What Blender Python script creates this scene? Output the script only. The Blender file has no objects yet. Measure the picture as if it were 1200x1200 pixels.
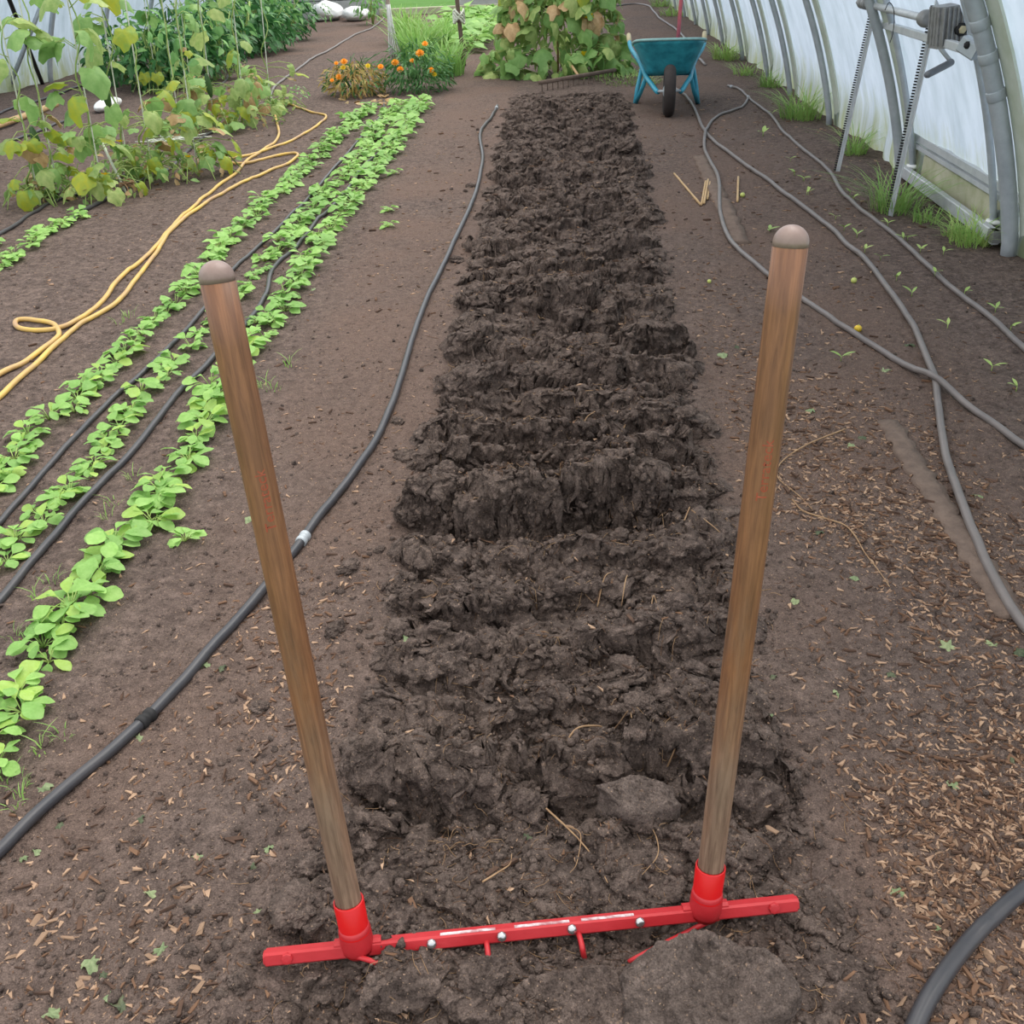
import bpy, bmesh, math, random
import numpy as np
from mathutils import Vector, Matrix, Euler

rng = np.random.default_rng(11)
random.seed(5)
C = bpy.context.scene.collection
SC = bpy.context.scene

# ------------------------------------------------------------------ camera, world, light, exposure
CAM_H, FPX = 1.29, 1130.0
PITCH = math.atan(680.0 / FPX)
ROLL = math.radians(2.3)
R0 = Vector((1, 0, 0)); U0 = Vector((0, math.sin(PITCH), math.cos(PITCH))); F0 = Vector((0, math.cos(PITCH), -math.sin(PITCH)))
XC = R0 * math.cos(ROLL) - U0 * math.sin(ROLL)
YC = R0 * math.sin(ROLL) + U0 * math.cos(ROLL)
cd = bpy.data.cameras.new('camera'); cam = bpy.data.objects.new('camera', cd); C.objects.link(cam)
cd.sensor_width = 36.0; cd.lens = 36.0 * FPX / 1200.0; cd.clip_start = 0.05; cd.clip_end = 200
M3 = Matrix((XC, YC, -F0)).transposed()
cam.matrix_world = Matrix.Translation((0, 0, CAM_H)) @ M3.to_4x4()
SC.camera = cam

w = bpy.data.worlds.new('overcast'); SC.world = w; w.use_nodes = True
nt = w.node_tree; nt.nodes.clear()
bgn = nt.nodes.new('ShaderNodeBackground'); out = nt.nodes.new('ShaderNodeOutputWorld')
tc = nt.nodes.new('ShaderNodeTexCoord'); sx = nt.nodes.new('ShaderNodeSeparateXYZ'); rmp = nt.nodes.new('ShaderNodeValToRGB')
nt.links.new(tc.outputs['Generated'], sx.inputs[0]); nt.links.new(sx.outputs['Z'], rmp.inputs[0])
rmp.color_ramp.elements[0].position = 0.0; rmp.color_ramp.elements[0].color = (0.62, 0.68, 0.76, 1)
rmp.color_ramp.elements[1].position = 0.8; rmp.color_ramp.elements[1].color = (1.0, 0.99, 0.97, 1)
nt.links.new(rmp.outputs[0], bgn.inputs[0]); bgn.inputs[1].default_value = 1.15
nt.links.new(bgn.outputs[0], out.inputs[0])
sl = bpy.data.lights.new('sun_through_cloud', 'SUN'); sl.energy = 1.5; sl.angle = math.radians(50); sl.color = (1.0, 0.97, 0.92)
so = bpy.data.objects.new('sun_through_cloud', sl); C.objects.link(so)
so.rotation_euler = Vector((0.35, 0.42, 0.85)).to_track_quat('Z', 'Y').to_euler()
SC.view_settings.view_transform = 'Standard'; SC.view_settings.look = 'None'
SC.view_settings.gamma = 1.0; SC.view_settings.use_curve_mapping = False
SC.view_settings.exposure = 0.72


# ------------------------------------------------------------------ helpers
def ray(px, py):
    dx, dy = px - 600.0, 600.0 - py
    return (XC * dx + YC * dy) / FPX + F0

def P(px, py, z=0.0):
    """point of the place at height z seen at a pixel of the photograph"""
    d = ray(px, py); t = (z - CAM_H) / d.z
    return Vector((d.x * t, d.y * t, z))

def PD(px, py, depth):
    return ray(px, py) * depth + Vector((0, 0, CAM_H))

def PY(px, py, y):
    d = ray(px, py); t = y / d.y
    return Vector((d.x * t, y, CAM_H + d.z * t))

def lin(r, g, b):
    def f(c):
        c /= 255.0
        return c / 12.92 if c <= 0.04045 else ((c + 0.055) / 1.055) ** 2.4
    return (f(r), f(g), f(b), 1.0)

def mesh(name, V, F, mats=(), mi=None, smooth=True):
    m = bpy.data.meshes.new(name)
    V = np.asarray(V, dtype=np.float32)
    if isinstance(F, np.ndarray):
        n, k = F.shape
        m.vertices.add(len(V)); m.vertices.foreach_set('co', V.ravel())
        m.loops.add(n * k); m.loops.foreach_set('vertex_index', F.astype(np.int32).ravel())
        m.polygons.add(n); m.polygons.foreach_set('loop_start', np.arange(0, n * k, k, dtype=np.int32))
        m.update(calc_edges=True)
    else:
        m.from_pydata([tuple(map(float, v)) for v in V], [], [tuple(int(i) for i in f) for f in F]); m.update()
    for a in mats: m.materials.append(a)
    if mi is not None: m.polygons.foreach_set('material_index', np.asarray(mi, dtype=np.int32))
    m.polygons.foreach_set('use_smooth', np.full(len(m.polygons), bool(smooth)))
    return m

def link(name, me, parent=None, loc=None, mat=None):
    o = bpy.data.objects.new(name, me); C.objects.link(o)
    if parent is not None: o.parent = parent
    if mat is not None: o.matrix_local = mat
    elif loc is not None: o.location = loc
    return o

def tag(o, label=None, cat=None, group=None, kind=None):
    for k, v in (('label', label), ('category', cat), ('group', group), ('kind', kind)):
        if v: o[k] = v
    return o

def empty(name, loc, label, cat, group=None, rz=0.0):
    o = bpy.data.objects.new(name, None); C.objects.link(o); o.location = loc; o.rotation_euler = (0, 0, rz)
    o.empty_display_size = 0.05
    return tag(o, label, cat, group)

def join(parts):
    V, F, mi, n = [], [], [], 0
    for p in parts:
        v, f = p[0], p[1]; k = p[2] if len(p) > 2 else 0
        V.extend(v); F.extend([tuple(i + n for i in q) for q in f]); mi.extend([k] * len(f)); n += len(v)
    return V, F, mi

def spline(pts, per=6):
    pts = [Vector(p) for p in pts]; q = [pts[0] * 2 - pts[1]] + pts + [pts[-1] * 2 - pts[-2]]; o = []
    for i in range(1, len(q) - 2):
        a, b, c, d = q[i - 1:i + 3]
        for k in range(per):
            t = k / per
            o.append(0.5 * ((2 * b) + (c - a) * t + (2 * a - 5 * b + 4 * c - d) * t * t + (3 * b - a - 3 * c + d) * t ** 3))
    o.append(pts[-1]); return o

def tube(pts, r, n=8, cap=True):
    pts = [Vector(p) for p in pts]; N = len(pts)
    rs = [r] * N if not hasattr(r, '__len__') else list(r)
    V, F = [], []
    t0 = (pts[1] - pts[0]).normalized()
    u = t0.cross(Vector((0, 0, 1)) if abs(t0.z) < 0.9 else Vector((1, 0, 0))).normalized()
    for i in range(N):
        t = (pts[min(i + 1, N - 1)] - pts[max(i - 1, 0)]).normalized()
        u = (u - t * u.dot(t)).normalized(); v = t.cross(u)
        for k in range(n):
            a = 2 * math.pi * k / n
            V.append(pts[i] + (u * math.cos(a) + v * math.sin(a)) * rs[i])
    for i in range(N - 1):
        for k in range(n):
            k2 = (k + 1) % n
            F.append((i * n + k, i * n + k2, (i + 1) * n + k2, (i + 1) * n + k))
    if cap:
        F.append(tuple(range(n - 1, -1, -1))); F.append(tuple((N - 1) * n + k for k in range(n)))
    return V, F

def bar(a, b, wid, hei, up=(0, 0, 1), bev=0.0):
    """a rectangular bar from a to b with bevelled long edges"""
    a, b = Vector(a), Vector(b); t = (b - a).normalized(); s = t.cross(Vector(up)).normalized(); u = s.cross(t)
    x, y = wid / 2, hei / 2; c = bev
    sec = [(-x, -y), (x, -y), (x, y), (-x, y)] if c <= 0 else \
        [(-x + c, -y), (x - c, -y), (x, -y + c), (x, y - c), (x - c, y), (-x + c, y), (-x, y - c), (-x, -y + c)]
    V = [a + s * p + u * q for p, q in sec] + [b + s * p + u * q for p, q in sec]; n = len(sec)
    F = [(k, (k + 1) % n, n + (k + 1) % n, n + k) for k in range(n)] + [tuple(range(n - 1, -1, -1)), tuple(range(n, 2 * n))]
    return V, F

def box(c, sx_, sy_, sz_):
    c = Vector(c)
    return bar(c - Vector((0, sy_ / 2, 0)), c + Vector((0, sy_ / 2, 0)), sx_, sz_)

def lathe(prof, n=16, origin=(0, 0, 0), axis=(0, 0, 1)):
    """prof = [(r, h)...] turned about axis"""
    ax = Vector(axis).normalized(); q = Vector((0, 0, 1)).rotation_difference(ax); o = Vector(origin); V, F = [], []
    for r, h in prof:
        for k in range(n):
            a = 2 * math.pi * k / n
            V.append(o + q @ Vector((r * math.cos(a), r * math.sin(a), h)))
    for i in range(len(prof) - 1):
        for k in range(n):
            k2 = (k + 1) % n
            F.append((i * n + k, i * n + k2, (i + 1) * n + k2, (i + 1) * n + k))
    F.append(tuple(range(n - 1, -1, -1))); F.append(tuple((len(prof) - 1) * n + k for k in range(n)))
    return V, F

# ---- noise in numpy
def _hash(ix, iy, seed):
    h = (ix.astype(np.int64) * 374761393 + iy.astype(np.int64) * 668265263 + seed * 974634533) & 0xffffffff
    h = ((h ^ (h >> 13)) * 1274126177) & 0xffffffff
    return ((h ^ (h >> 16)) & 0xffffff) / float(0x1000000)

def vn(x, y, seed=0):
    ix, iy = np.floor(x), np.floor(y); fx, fy = x - ix, y - iy
    fx = fx * fx * fx * (fx * (fx * 6 - 15) + 10); fy = fy * fy * fy * (fy * (fy * 6 - 15) + 10)
    a, b, c, d = _hash(ix, iy, seed), _hash(ix + 1, iy, seed), _hash(ix, iy + 1, seed), _hash(ix + 1, iy + 1, seed)
    return (a + (b - a) * fx) * (1 - fy) + (c + (d - c) * fx) * fy

def fbm(x, y, seed=0, octv=4, gain=0.5):
    s, a, t = 0.0, 1.0, 0.0
    for i in range(octv):
        s = s + a * (vn(x * 2 ** i + 17.3 * i, y * 2 ** i - 9.1 * i, seed + i) - 0.5); t += a; a *= gain
    return 2 * s / t

def clods(x, y, freq, seed, rmin=0.25, rmax=0.55):
    """height field of rounded lumps (1/freq metres a cell)"""
    x, y = x * freq, y * freq; ix, iy = np.floor(x), np.floor(y); best = np.zeros_like(x)
    for i in (-1, 0, 1):
        for j in (-1, 0, 1):
            cx, cy = ix + i, iy + j
            px = cx + _hash(cx, cy, seed); py = cy + _hash(cx, cy, seed + 1)
            r = rmin + (rmax - rmin) * _hash(cx, cy, seed + 2) ** 2
            el = 0.7 + 0.6 * _hash(cx, cy, seed + 3)
            d2 = ((x - px) * el) ** 2 + ((y - py) / el) ** 2
            best = np.maximum(best, np.sqrt(np.maximum(0, r * r - d2)))
    return best / freq

def sstep(a, b, x):
    t = np.clip((x - a) / (b - a), 0, 1); return t * t * (3 - 2 * t)

# ------------------------------------------------------------------ materials
def nodes(name):
    m = bpy.data.materials.new(name); m.use_nodes = True
    return m, m.node_tree, m.node_tree.nodes['Principled BSDF']

def N(t, typ, **kw):
    n = t.nodes.new(typ)
    for k, v in kw.items(): setattr(n, k, v)
    return n

def noise(t, vec, scale, detail=4, rough=0.6, dist=0.0):
    n = N(t, 'ShaderNodeTexNoise'); n.inputs['Scale'].default_value = scale; n.inputs['Detail'].default_value = detail
    n.inputs['Roughness'].default_value = rough; n.inputs['Distortion'].default_value = dist
    if vec is not None: t.links.new(vec, n.inputs['Vector'])
    return n.outputs[0]

def ramp(t, fac, stops):
    n = N(t, 'ShaderNodeValToRGB'); e = n.color_ramp.elements
    while len(e) < len(stops): e.new(0.5)
    for i, (p, c) in enumerate(stops): e[i].position = p; e[i].color = c
    t.links.new(fac, n.inputs[0]); return n.outputs[0]

def mixc(t, fac, a, b, mode='MIX'):
    n = N(t, 'ShaderNodeMix', data_type='RGBA', blend_type=mode)
    for sk, v in ((n.inputs[0], fac), (n.inputs[6], a), (n.inputs[7], b)):
        if hasattr(v, 'is_output'): t.links.new(v, sk)
        else: sk.default_value = v
    return n.outputs[2]

def bump(t, p, h, dist, strength=1.0, prev=None):
    n = N(t, 'ShaderNodeBump'); n.inputs['Strength'].default_value = strength; n.inputs['Distance'].default_value = dist
    t.links.new(h, n.inputs['Height'])
    if prev is not None: t.links.new(prev, n.inputs['Normal'])
    t.links.new(n.outputs[0], p.inputs['Normal']); return n.outputs[0]

def objco(t, scale=(1, 1, 1)):
    c = N(t, 'ShaderNodeTexCoord'); m = N(t, 'ShaderNodeMapping'); m.inputs['Scale'].default_value = scale
    t.links.new(c.outputs['Object'], m.inputs[0]); return m.outputs[0]

def plain(name, c, rough=0.6, metal=0.0, c2=None, scale=20, amt=0.5, bmp=0.0, co=(1, 1, 1), spec=0.4):
    """a colour broken up by noise towards c2, with fine relief"""
    m, t, p = nodes(name); v = objco(t, co)
    f = noise(t, v, scale, 5)
    c2 = c2 or tuple(x * 0.7 for x in c[:3]) + (1,)
    col = ramp(t, f, [(0.5 - amt / 2, c), (0.5 + amt / 2, c2)])
    t.links.new(col, p.inputs['Base Color']); p.inputs['Roughness'].default_value = rough; p.inputs['Metallic'].default_value = metal
    p.inputs['Specular IOR Level'].default_value = spec
    if bmp: bump(t, p, noise(t, v, scale * 4, 3), bmp)
    return m

def soil_mat(name, dark, mid, light, attr=None, reddish=None):
    m, t, p = nodes(name); v = N(t, 'ShaderNodeNewGeometry').outputs['Position']
    f1 = noise(t, v, 5, 5, 0.65); f4 = noise(t, v, 24, 6, 0.75); f2 = noise(t, v, 60, 5, 0.7); f3 = noise(t, v, 380, 2, 0.6)
    c = ramp(t, f1, [(0.3, dark), (0.7, mid)])
    c = mixc(t, ramp(t, f2, [(0.4, (0, 0, 0, 1)), (0.72, (1, 1, 1, 1))]), c, light)
    c = mixc(t, 0.9, c, ramp(t, f4, [(0.34, (0.50, 0.49, 0.49, 1)), (0.5, (0.95, 0.95, 0.95, 1)), (0.66, (1.42, 1.42, 1.42, 1))]), 'MULTIPLY')
    if attr:
        a = N(t, 'ShaderNodeAttribute', attribute_name=attr)
        rc = ramp(t, f2, [(0.25, tuple(x * 0.72 for x in reddish[:3]) + (1,)), (0.75, tuple(x * 1.3 for x in reddish[:3]) + (1,))])
        c = mixc(t, a.outputs['Fac'], c, rc)
    vo = N(t, 'ShaderNodeTexVoronoi'); vo.inputs['Scale'].default_value = 170; t.links.new(v, vo.inputs['Vector'])
    g = ramp(t, f3, [(0.3, (0.55, 0.55, 0.55, 1)), (0.7, (1.45, 1.45, 1.45, 1))])
    c = mixc(t, 0.75, c, g, 'MULTIPLY')
    sp = noise(t, v, 210, 1, 0.4)
    c = mixc(t, ramp(t, sp, [(0.70, (0, 0, 0, 1)), (0.75, (0.8, 0.8, 0.8, 1))]), c, lin(168, 142, 120))
    sp2 = noise(t, v, 75, 2, 0.5)
    c = mixc(t, ramp(t, sp2, [(0.69, (0, 0, 0, 1)), (0.74, (0.55, 0.55, 0.55, 1))]), c, lin(150, 126, 108))
    c = mixc(t, ramp(t, noise(t, v, 48, 3, 0.6), [(0.30, (0.75, 0.75, 0.75, 1)), (0.37, (0, 0, 0, 1))]), c, tuple(q * 0.5 for q in dark[:3]) + (1,))
    t.links.new(c, p.inputs['Base Color']); p.inputs['Roughness'].default_value = 0.95; p.inputs['Specular IOR Level'].default_value = 0.15
    b = bump(t, p, vo.outputs['Distance'], 0.004, 0.7)
    bump(t, p, noise(t, v, 130, 4, 0.75), 0.010, 0.9, b)
    return m

def leaf_mat(name, c1, c2, trans=0.35, scale=30, rough=0.5, vein=None):
    m, t, p = nodes(name); v = objco(t)
    oi = N(t, 'ShaderNodeObjectInfo')
    f = noise(t, v, scale, 4)
    c = ramp(t, f, [(0.35, c1), (0.65, c2)])
    g = ramp(t, oi.outputs['Random'], [(0.0, (0.8, 0.84, 0.8, 1)), (1.0, (1.2, 1.12, 1.1, 1))])
    c = mixc(t, 1.0, c, g, 'MULTIPLY')
    t.links.new(c, p.inputs['Base Color']); p.inputs['Roughness'].default_value = rough; p.inputs['Specular IOR Level'].default_value = 0.3
    tr = N(t, 'ShaderNodeBsdfTranslucent'); t.links.new(c, tr.inputs[0])
    mx = N(t, 'ShaderNodeMixShader'); mx.inputs[0].default_value = trans
    o = t.nodes['Material Output']
    t.links.new(p.outputs[0], mx.inputs[1]); t.links.new(tr.outputs[0], mx.inputs[2]); t.links.new(mx.outputs[0], o.inputs[0])
    bump(t, p, noise(t, v, scale * 3, 3), 0.002)
    return m

MT = {}
MT['bed'] = soil_mat('forked_soil', lin(73, 63, 59), lin(98, 85, 78), lin(122, 107, 99))
MT['floor'] = soil_mat('path_soil', lin(82, 71, 67), lin(104, 90, 83), lin(122, 106, 98), 'mulch', lin(111, 93, 84))
MT['clod'] = MT['bed']
MT['crust'] = soil_mat('dry_crust', lin(84, 74, 69), lin(100, 88, 82), lin(116, 103, 96))
MT['chip'] = plain('pale_wood', lin(184, 154, 128), 0.8, c2=lin(132, 104, 84), scale=60, bmp=0.001, spec=0.2)
MT['chip2'] = plain('weathered_wood_chip', lin(128, 98, 76), 0.85, c2=lin(84, 62, 50), scale=60, spec=0.2)
MT['shred'] = plain('dark_mulch', lin(98, 76, 63), 0.9, c2=lin(64, 51, 45), scale=60, spec=0.15)
MT['root'] = plain('pale_root', lin(176, 146, 112), 0.8, c2=lin(120, 92, 70), scale=40, spec=0.2)
MT['red'] = plain('weathered_red_paint', lin(188, 46, 52), 0.42, c2=lin(168, 34, 40), scale=25, amt=0.6, bmp=0.0004)
MT['redbright'] = plain('fresh_red_paint', lin(206, 26, 28), 0.3, c2=lin(190, 20, 24), scale=12)
MT['chrome'] = plain('shiny_bolt', lin(205, 205, 205), 0.22, 0.9)
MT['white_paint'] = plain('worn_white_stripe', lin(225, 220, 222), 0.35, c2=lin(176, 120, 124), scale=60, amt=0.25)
MT['text'] = plain('faded_red_print', lin(150, 58, 42), 0.6, c2=lin(148, 84, 56), scale=180, amt=0.5)
MT['hose'] = plain('black_hose', lin(48, 50, 56), 0.36, c2=lin(74, 71, 72), scale=9, amt=0.7)
MT['hose_dusty'] = plain('dusty_hose', lin(124, 116, 112), 0.45, c2=lin(92, 87, 86), scale=9, amt=0.7)
MT['yellow'] = plain('yellow_hose', lin(214, 178, 84), 0.45, c2=lin(170, 138, 104), scale=6, amt=0.35)
MT['steel'] = plain('galvanised_steel', lin(182, 188, 192), 0.5, 0.2, c2=lin(150, 157, 163), scale=14, amt=0.6)
MT['steel_light'] = plain('bright_galvanised_steel', lin(202, 205, 206), 0.45, 0.2, c2=lin(172, 176, 180), scale=14, amt=0.6)
MT['cast'] = plain('cast_aluminium', lin(150, 150, 150), 0.5, 0.3, c2=lin(112, 110, 108), scale=30)
MT['black'] = plain('black_rubber', lin(34, 33, 34), 0.7)
MT['tyre'] = plain('tyre_rubber', lin(58, 50, 48), 0.8, c2=lin(42, 37, 36), scale=20)
MT['teal'] = plain('dirty_teal_plastic', lin(62, 168, 184), 0.5, c2=lin(32, 118, 134), scale=12, amt=0.4)
MT['teal_rim'] = plain('pale_teal_rim', lin(150, 186, 182), 0.5, c2=lin(112, 156, 156), scale=20)
MT['bluetube'] = plain('light_blue_tube', lin(62, 158, 182), 0.4, c2=lin(48, 132, 156), scale=12)
MT['beige'] = plain('beige_grip', lin(200, 186, 150), 0.6)
MT['redtool'] = plain('faded_red_shaft', lin(214, 104, 112), 0.5)
MT['stick'] = plain('bamboo_stick', lin(196, 166, 122), 0.6, c2=lin(160, 128, 90), scale=30)
MT['plank'] = plain('buried_plank', lin(124, 107, 96), 0.9, c2=lin(92, 79, 72), scale=26, co=(1, 1, 1), bmp=0.004, spec=0.15)
MT['post'] = plain('weathered_post', lin(176, 160, 150), 0.8, c2=lin(140, 124, 116), scale=12)
MT['grip'] = plain('grey_plastic_grip', lin(112, 115, 120), 0.5)
MT['board'] = plain('grey_board', lin(176, 178, 176), 0.8, c2=lin(150, 152, 150), scale=4)
MT['sill'] = plain('mossy_concrete_sill', lin(196, 192, 172), 0.85, c2=lin(140, 144, 104), scale=7, amt=0.5)
MT['string'] = plain('white_twine', lin(220, 222, 212), 0.8, c2=lin(190, 196, 176), scale=30)
MT['bag'] = plain('white_plastic', lin(238, 238, 236), 0.4, c2=lin(214, 216, 216), scale=12)
MT['salad'] = leaf_mat('salad_leaf', lin(138, 186, 96), lin(164, 206, 122), 0.38, 45)
MT['salad2'] = leaf_mat('salad_leaf_yellowish', lin(160, 196, 90), lin(176, 210, 118), 0.38, 45)
MT['stem'] = leaf_mat('green_stem', lin(150, 180, 98), lin(172, 192, 120), 0.2)
MT['vine'] = leaf_mat('vine_leaf', lin(126, 168, 96), lin(154, 190, 118), 0.4, 22)
MT['vine_y'] = leaf_mat('yellowing_vine_leaf', lin(176, 182, 58), lin(138, 170, 78), 0.35, 22)
MT['vine_p'] = leaf_mat('mottled_vine_leaf', lin(180, 198, 128), lin(140, 172, 96), 0.4, 26)
MT['dry'] = leaf_mat('dry_leaf', lin(206, 180, 138), lin(172, 140, 100), 0.25, 22)
MT['brownleaf'] = leaf_mat('brown_leaf', lin(176, 148, 100), lin(142, 112, 74), 0.2, 22)
MT['squash'] = leaf_mat('squash_leaf', lin(124, 168, 92), lin(154, 192, 116), 0.38, 16)
MT['pepper'] = leaf_mat('pepper_leaf', lin(54, 104, 58), lin(84, 138, 80), 0.25, 16, 0.4)
MT['pepper_l'] = leaf_mat('light_pepper_leaf', lin(104, 156, 86), lin(128, 176, 104), 0.3, 16)
MT['marigold'] = leaf_mat('marigold_leaf', lin(56, 104, 58), lin(86, 132, 70), 0.25, 20)
MT['olive'] = leaf_mat('fading_marigold_leaf', lin(176, 172, 98), lin(166, 122, 78), 0.3, 20)
MT['orange'] = leaf_mat('orange_petal', lin(248, 168, 30), lin(236, 136, 14), 0.2, 60)
MT['yellowflower'] = leaf_mat('yellow_petal', lin(240, 210, 40), lin(236, 196, 30), 0.2, 60)
MT['grass'] = leaf_mat('grass_blade', lin(136, 178, 92), lin(166, 202, 118), 0.4, 9)
MT['litter'] = leaf_mat('wilted_green_leaf', lin(122, 140, 100), lin(154, 166, 126), 0.12, 60)
MT['litter_d'] = leaf_mat('wilted_dark_leaf', lin(78, 90, 68), lin(112, 116, 90), 0.12, 60)
MT['cuke'] = plain('dark_cucumber', lin(52, 82, 46), 0.45, c2=lin(78, 110, 60), scale=24)
MT['fruit_y'] = plain('yellow_fruit', lin(226, 190, 56), 0.4)
MT['fruit_g'] = plain('pale_green_fruit', lin(196, 204, 112), 0.4)

def handle_wood():
    m, t, p = nodes('varnished_ash_wood'); v = objco(t, (1, 1, 0.06)); vo = objco(t)
    g = noise(t, v, 190, 5, 0.65, 0.4); big = noise(t, objco(t, (1, 1, 0.25)), 22, 4)
    c = ramp(t, g, [(0.3, lin(96, 61, 40)), (0.7, lin(140, 95, 64))])
    c2 = ramp(t, g, [(0.3, lin(104, 80, 66)), (0.7, lin(158, 130, 110))])
    s = N(t, 'ShaderNodeSeparateXYZ'); t.links.new(vo, s.inputs[0])
    ad = N(t, 'ShaderNodeMath', operation='MULTIPLY_ADD'); t.links.new(big, ad.inputs[0]); ad.inputs[1].default_value = 0.9; t.links.new(s.outputs[2], ad.inputs[2])
    worn = ramp(t, ad.outputs[0], [(0.55, (1, 1, 1, 1)), (0.95, (0, 0, 0, 1))])
    c = mixc(t, worn, c, c2)
    c = mixc(t, 0.5, c, ramp(t, big, [(0.35, (0.52, 0.5, 0.5, 1)), (0.6, (1.1, 1.1, 1.1, 1))]), 'MULTIPLY')
    t.links.new(c, p.inputs['Base Color']); p.inputs['Roughness'].default_value = 0.5
    bump(t, p, g, 0.0006)
    return m
MT['handle'] = handle_wood()
MT['tip'] = plain('worn_handle_end', lin(116, 94, 88), 0.4, c2=lin(144, 124, 116), scale=40)

def film_mat():
    m, t, p = nodes('polythene_film'); v = objco(t)
    s = N(t, 'ShaderNodeSeparateXYZ'); t.links.new(v, s.inputs[0])
    streak = noise(t, objco(t, (1, 1, 0.14)), 9, 5, 0.7, 0.5)
    low = N(t, 'ShaderNodeMapRange'); t.links.new(s.outputs[2], low.inputs[0])
    low.inputs[1].default_value = 0.0; low.inputs[2].default_value = 0.65; low.inputs[3].default_value = 1.0; low.inputs[4].default_value = 0.0
    mu = N(t, 'ShaderNodeMath', operation='MULTIPLY'); t.links.new(low.outputs[0], mu.inputs[0]); t.links.new(streak, mu.inputs[1])
    dirt = ramp(t, mu.outputs[0], [(0.22, (0, 0, 0, 1)), (0.52, (0.85, 0.85, 0.85, 1))])
    blot = ramp(t, noise(t, objco(t, (1, 1, 0.2)), 6, 5, 0.65), [(0.4, lin(196, 208, 224)), (0.72, lin(172, 186, 200))])
    c = mixc(t, dirt, blot, lin(150, 158, 112))
    di = N(t, 'ShaderNodeBsdfDiffuse'); tr = N(t, 'ShaderNodeBsdfTranslucent')
    t.links.new(c, di.inputs[0]); t.links.new(c, tr.inputs[0])
    m1 = N(t, 'ShaderNodeMixShader'); m1.inputs[0].default_value = 0.62
    t.links.new(di.outputs[0], m1.inputs[1]); t.links.new(tr.outputs[0], m1.inputs[2])
    p.inputs['Roughness'].default_value = 0.35; t.links.new(c, p.inputs['Base Color'])
    m2 = N(t, 'ShaderNodeMixShader'); m2.inputs[0].default_value = 0.12
    t.links.new(m1.outputs[0], m2.inputs[1]); t.links.new(p.outputs[0], m2.inputs[2])
    t.links.new(m2.outputs[0], t.nodes['Material Output'].inputs[0])
    return m
MT['film'] = film_mat()
MT['seam'] = plain('film_clamp_strip', lin(206, 212, 204), 0.7, c2=lin(176, 186, 164), scale=8, amt=0.6)
MT['lawn'] = plain('lawn_turf', lin(70, 108, 48), 0.9, c2=lin(88, 128, 60), scale=30, spec=0.1)

# ------------------------------------------------------------------ ground
def bed_cx(y): return -0.018 + 0.071 * y
def bed_hw(y): return 0.40 + 0.0175 * y + 0.07 * sstep(1.25, 0.9, y)
def bed_mask(x, y):
    s = np.abs(x - bed_cx(y)) / bed_hw(y) + 0.13 * fbm(x * 6, y * 6, 71, 3)
    return sstep(1.18, 0.86, s) * sstep(9.65, 9.3, y + 0.2 * fbm(x * 5, y * 5, 77, 2))

def floor_z(x, y, fine=True):
    z = 0.012 * fbm(x * 1.3, y * 1.3, 3, 3) + 0.010 * fbm(x * 5, y * 5, 4, 3)
    if fine:
        z = z + 0.006 * fbm(x * 22, y * 22, 5, 3) + 0.35 * clods(x, y, 26, 40, 0.1, 0.42) + 0.5 * clods(x, y, 60, 44, 0.1, 0.45) * sstep(6, 2, y)
    near = np.abs(x - bed_cx(y)) / bed_hw(y)
    z = z + 0.014 * sstep(1.5, 1.0, near) * sstep(10, 9.5, y)         # loose soil spilt along the bed
    return z - 0.045 * sstep(0.95, 0.7, near) * sstep(9.6, 9.2, y)

SCARPS = [(0.50, .03), (0.66, .035), (0.80, .03), (0.975, .02), (1.10, .045), (1.22, .055), (1.36, .035), (1.52, .045), (1.70, .05), (1.88, .035), (2.07, .115),
          (2.36, .075), (2.52, .07), (2.74, .05), (2.93, .065), (3.12, .09), (3.42, .055), (3.62, .085), (3.95, .07), (4.25, .05), (4.5, .09), (4.85, .07), (5.15, .085),
          (5.5, .07), (5.85, .09), (6.2, .06), (6.55, .09), (6.95, .08), (7.35, .09), (7.8, .07), (8.2, .1), (8.65, .08), (9.1, .1), (9.5, .08)]

def plates(x, y, fx, fy, seed):
    """broken slabs: for each point its slab's four random numbers, the offset from its centre and the distance to the crack"""
    X, Y = x * fx, y * fy; ix, iy = np.floor(X), np.floor(Y)
    f1 = np.full_like(X, 9.0); f2 = np.full_like(X, 9.0); cx = np.zeros_like(X); cy = np.zeros_like(X); px = np.zeros_like(X); py = np.zeros_like(X)
    for i in (-1, 0, 1):
        for j in (-1, 0, 1):
            qx, qy = ix + i, iy + j
            ax = qx + _hash(qx, qy, seed); ay = qy + _hash(qx, qy, seed + 1)
            d = np.hypot(X - ax, Y - ay); c = d < f1
            f2 = np.where(c, f1, np.minimum(f2, d)); f1 = np.where(c, d, f1)
            cx = np.where(c, qx, cx); cy = np.where(c, qy, cy); px = np.where(c, ax, px); py = np.where(c, ay, py)
    r = [_hash(cx, cy, seed + 5 + k) for k in range(4)]
    return r, (X - px) / fx, (Y - py) / fy, f2 - f1

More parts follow.
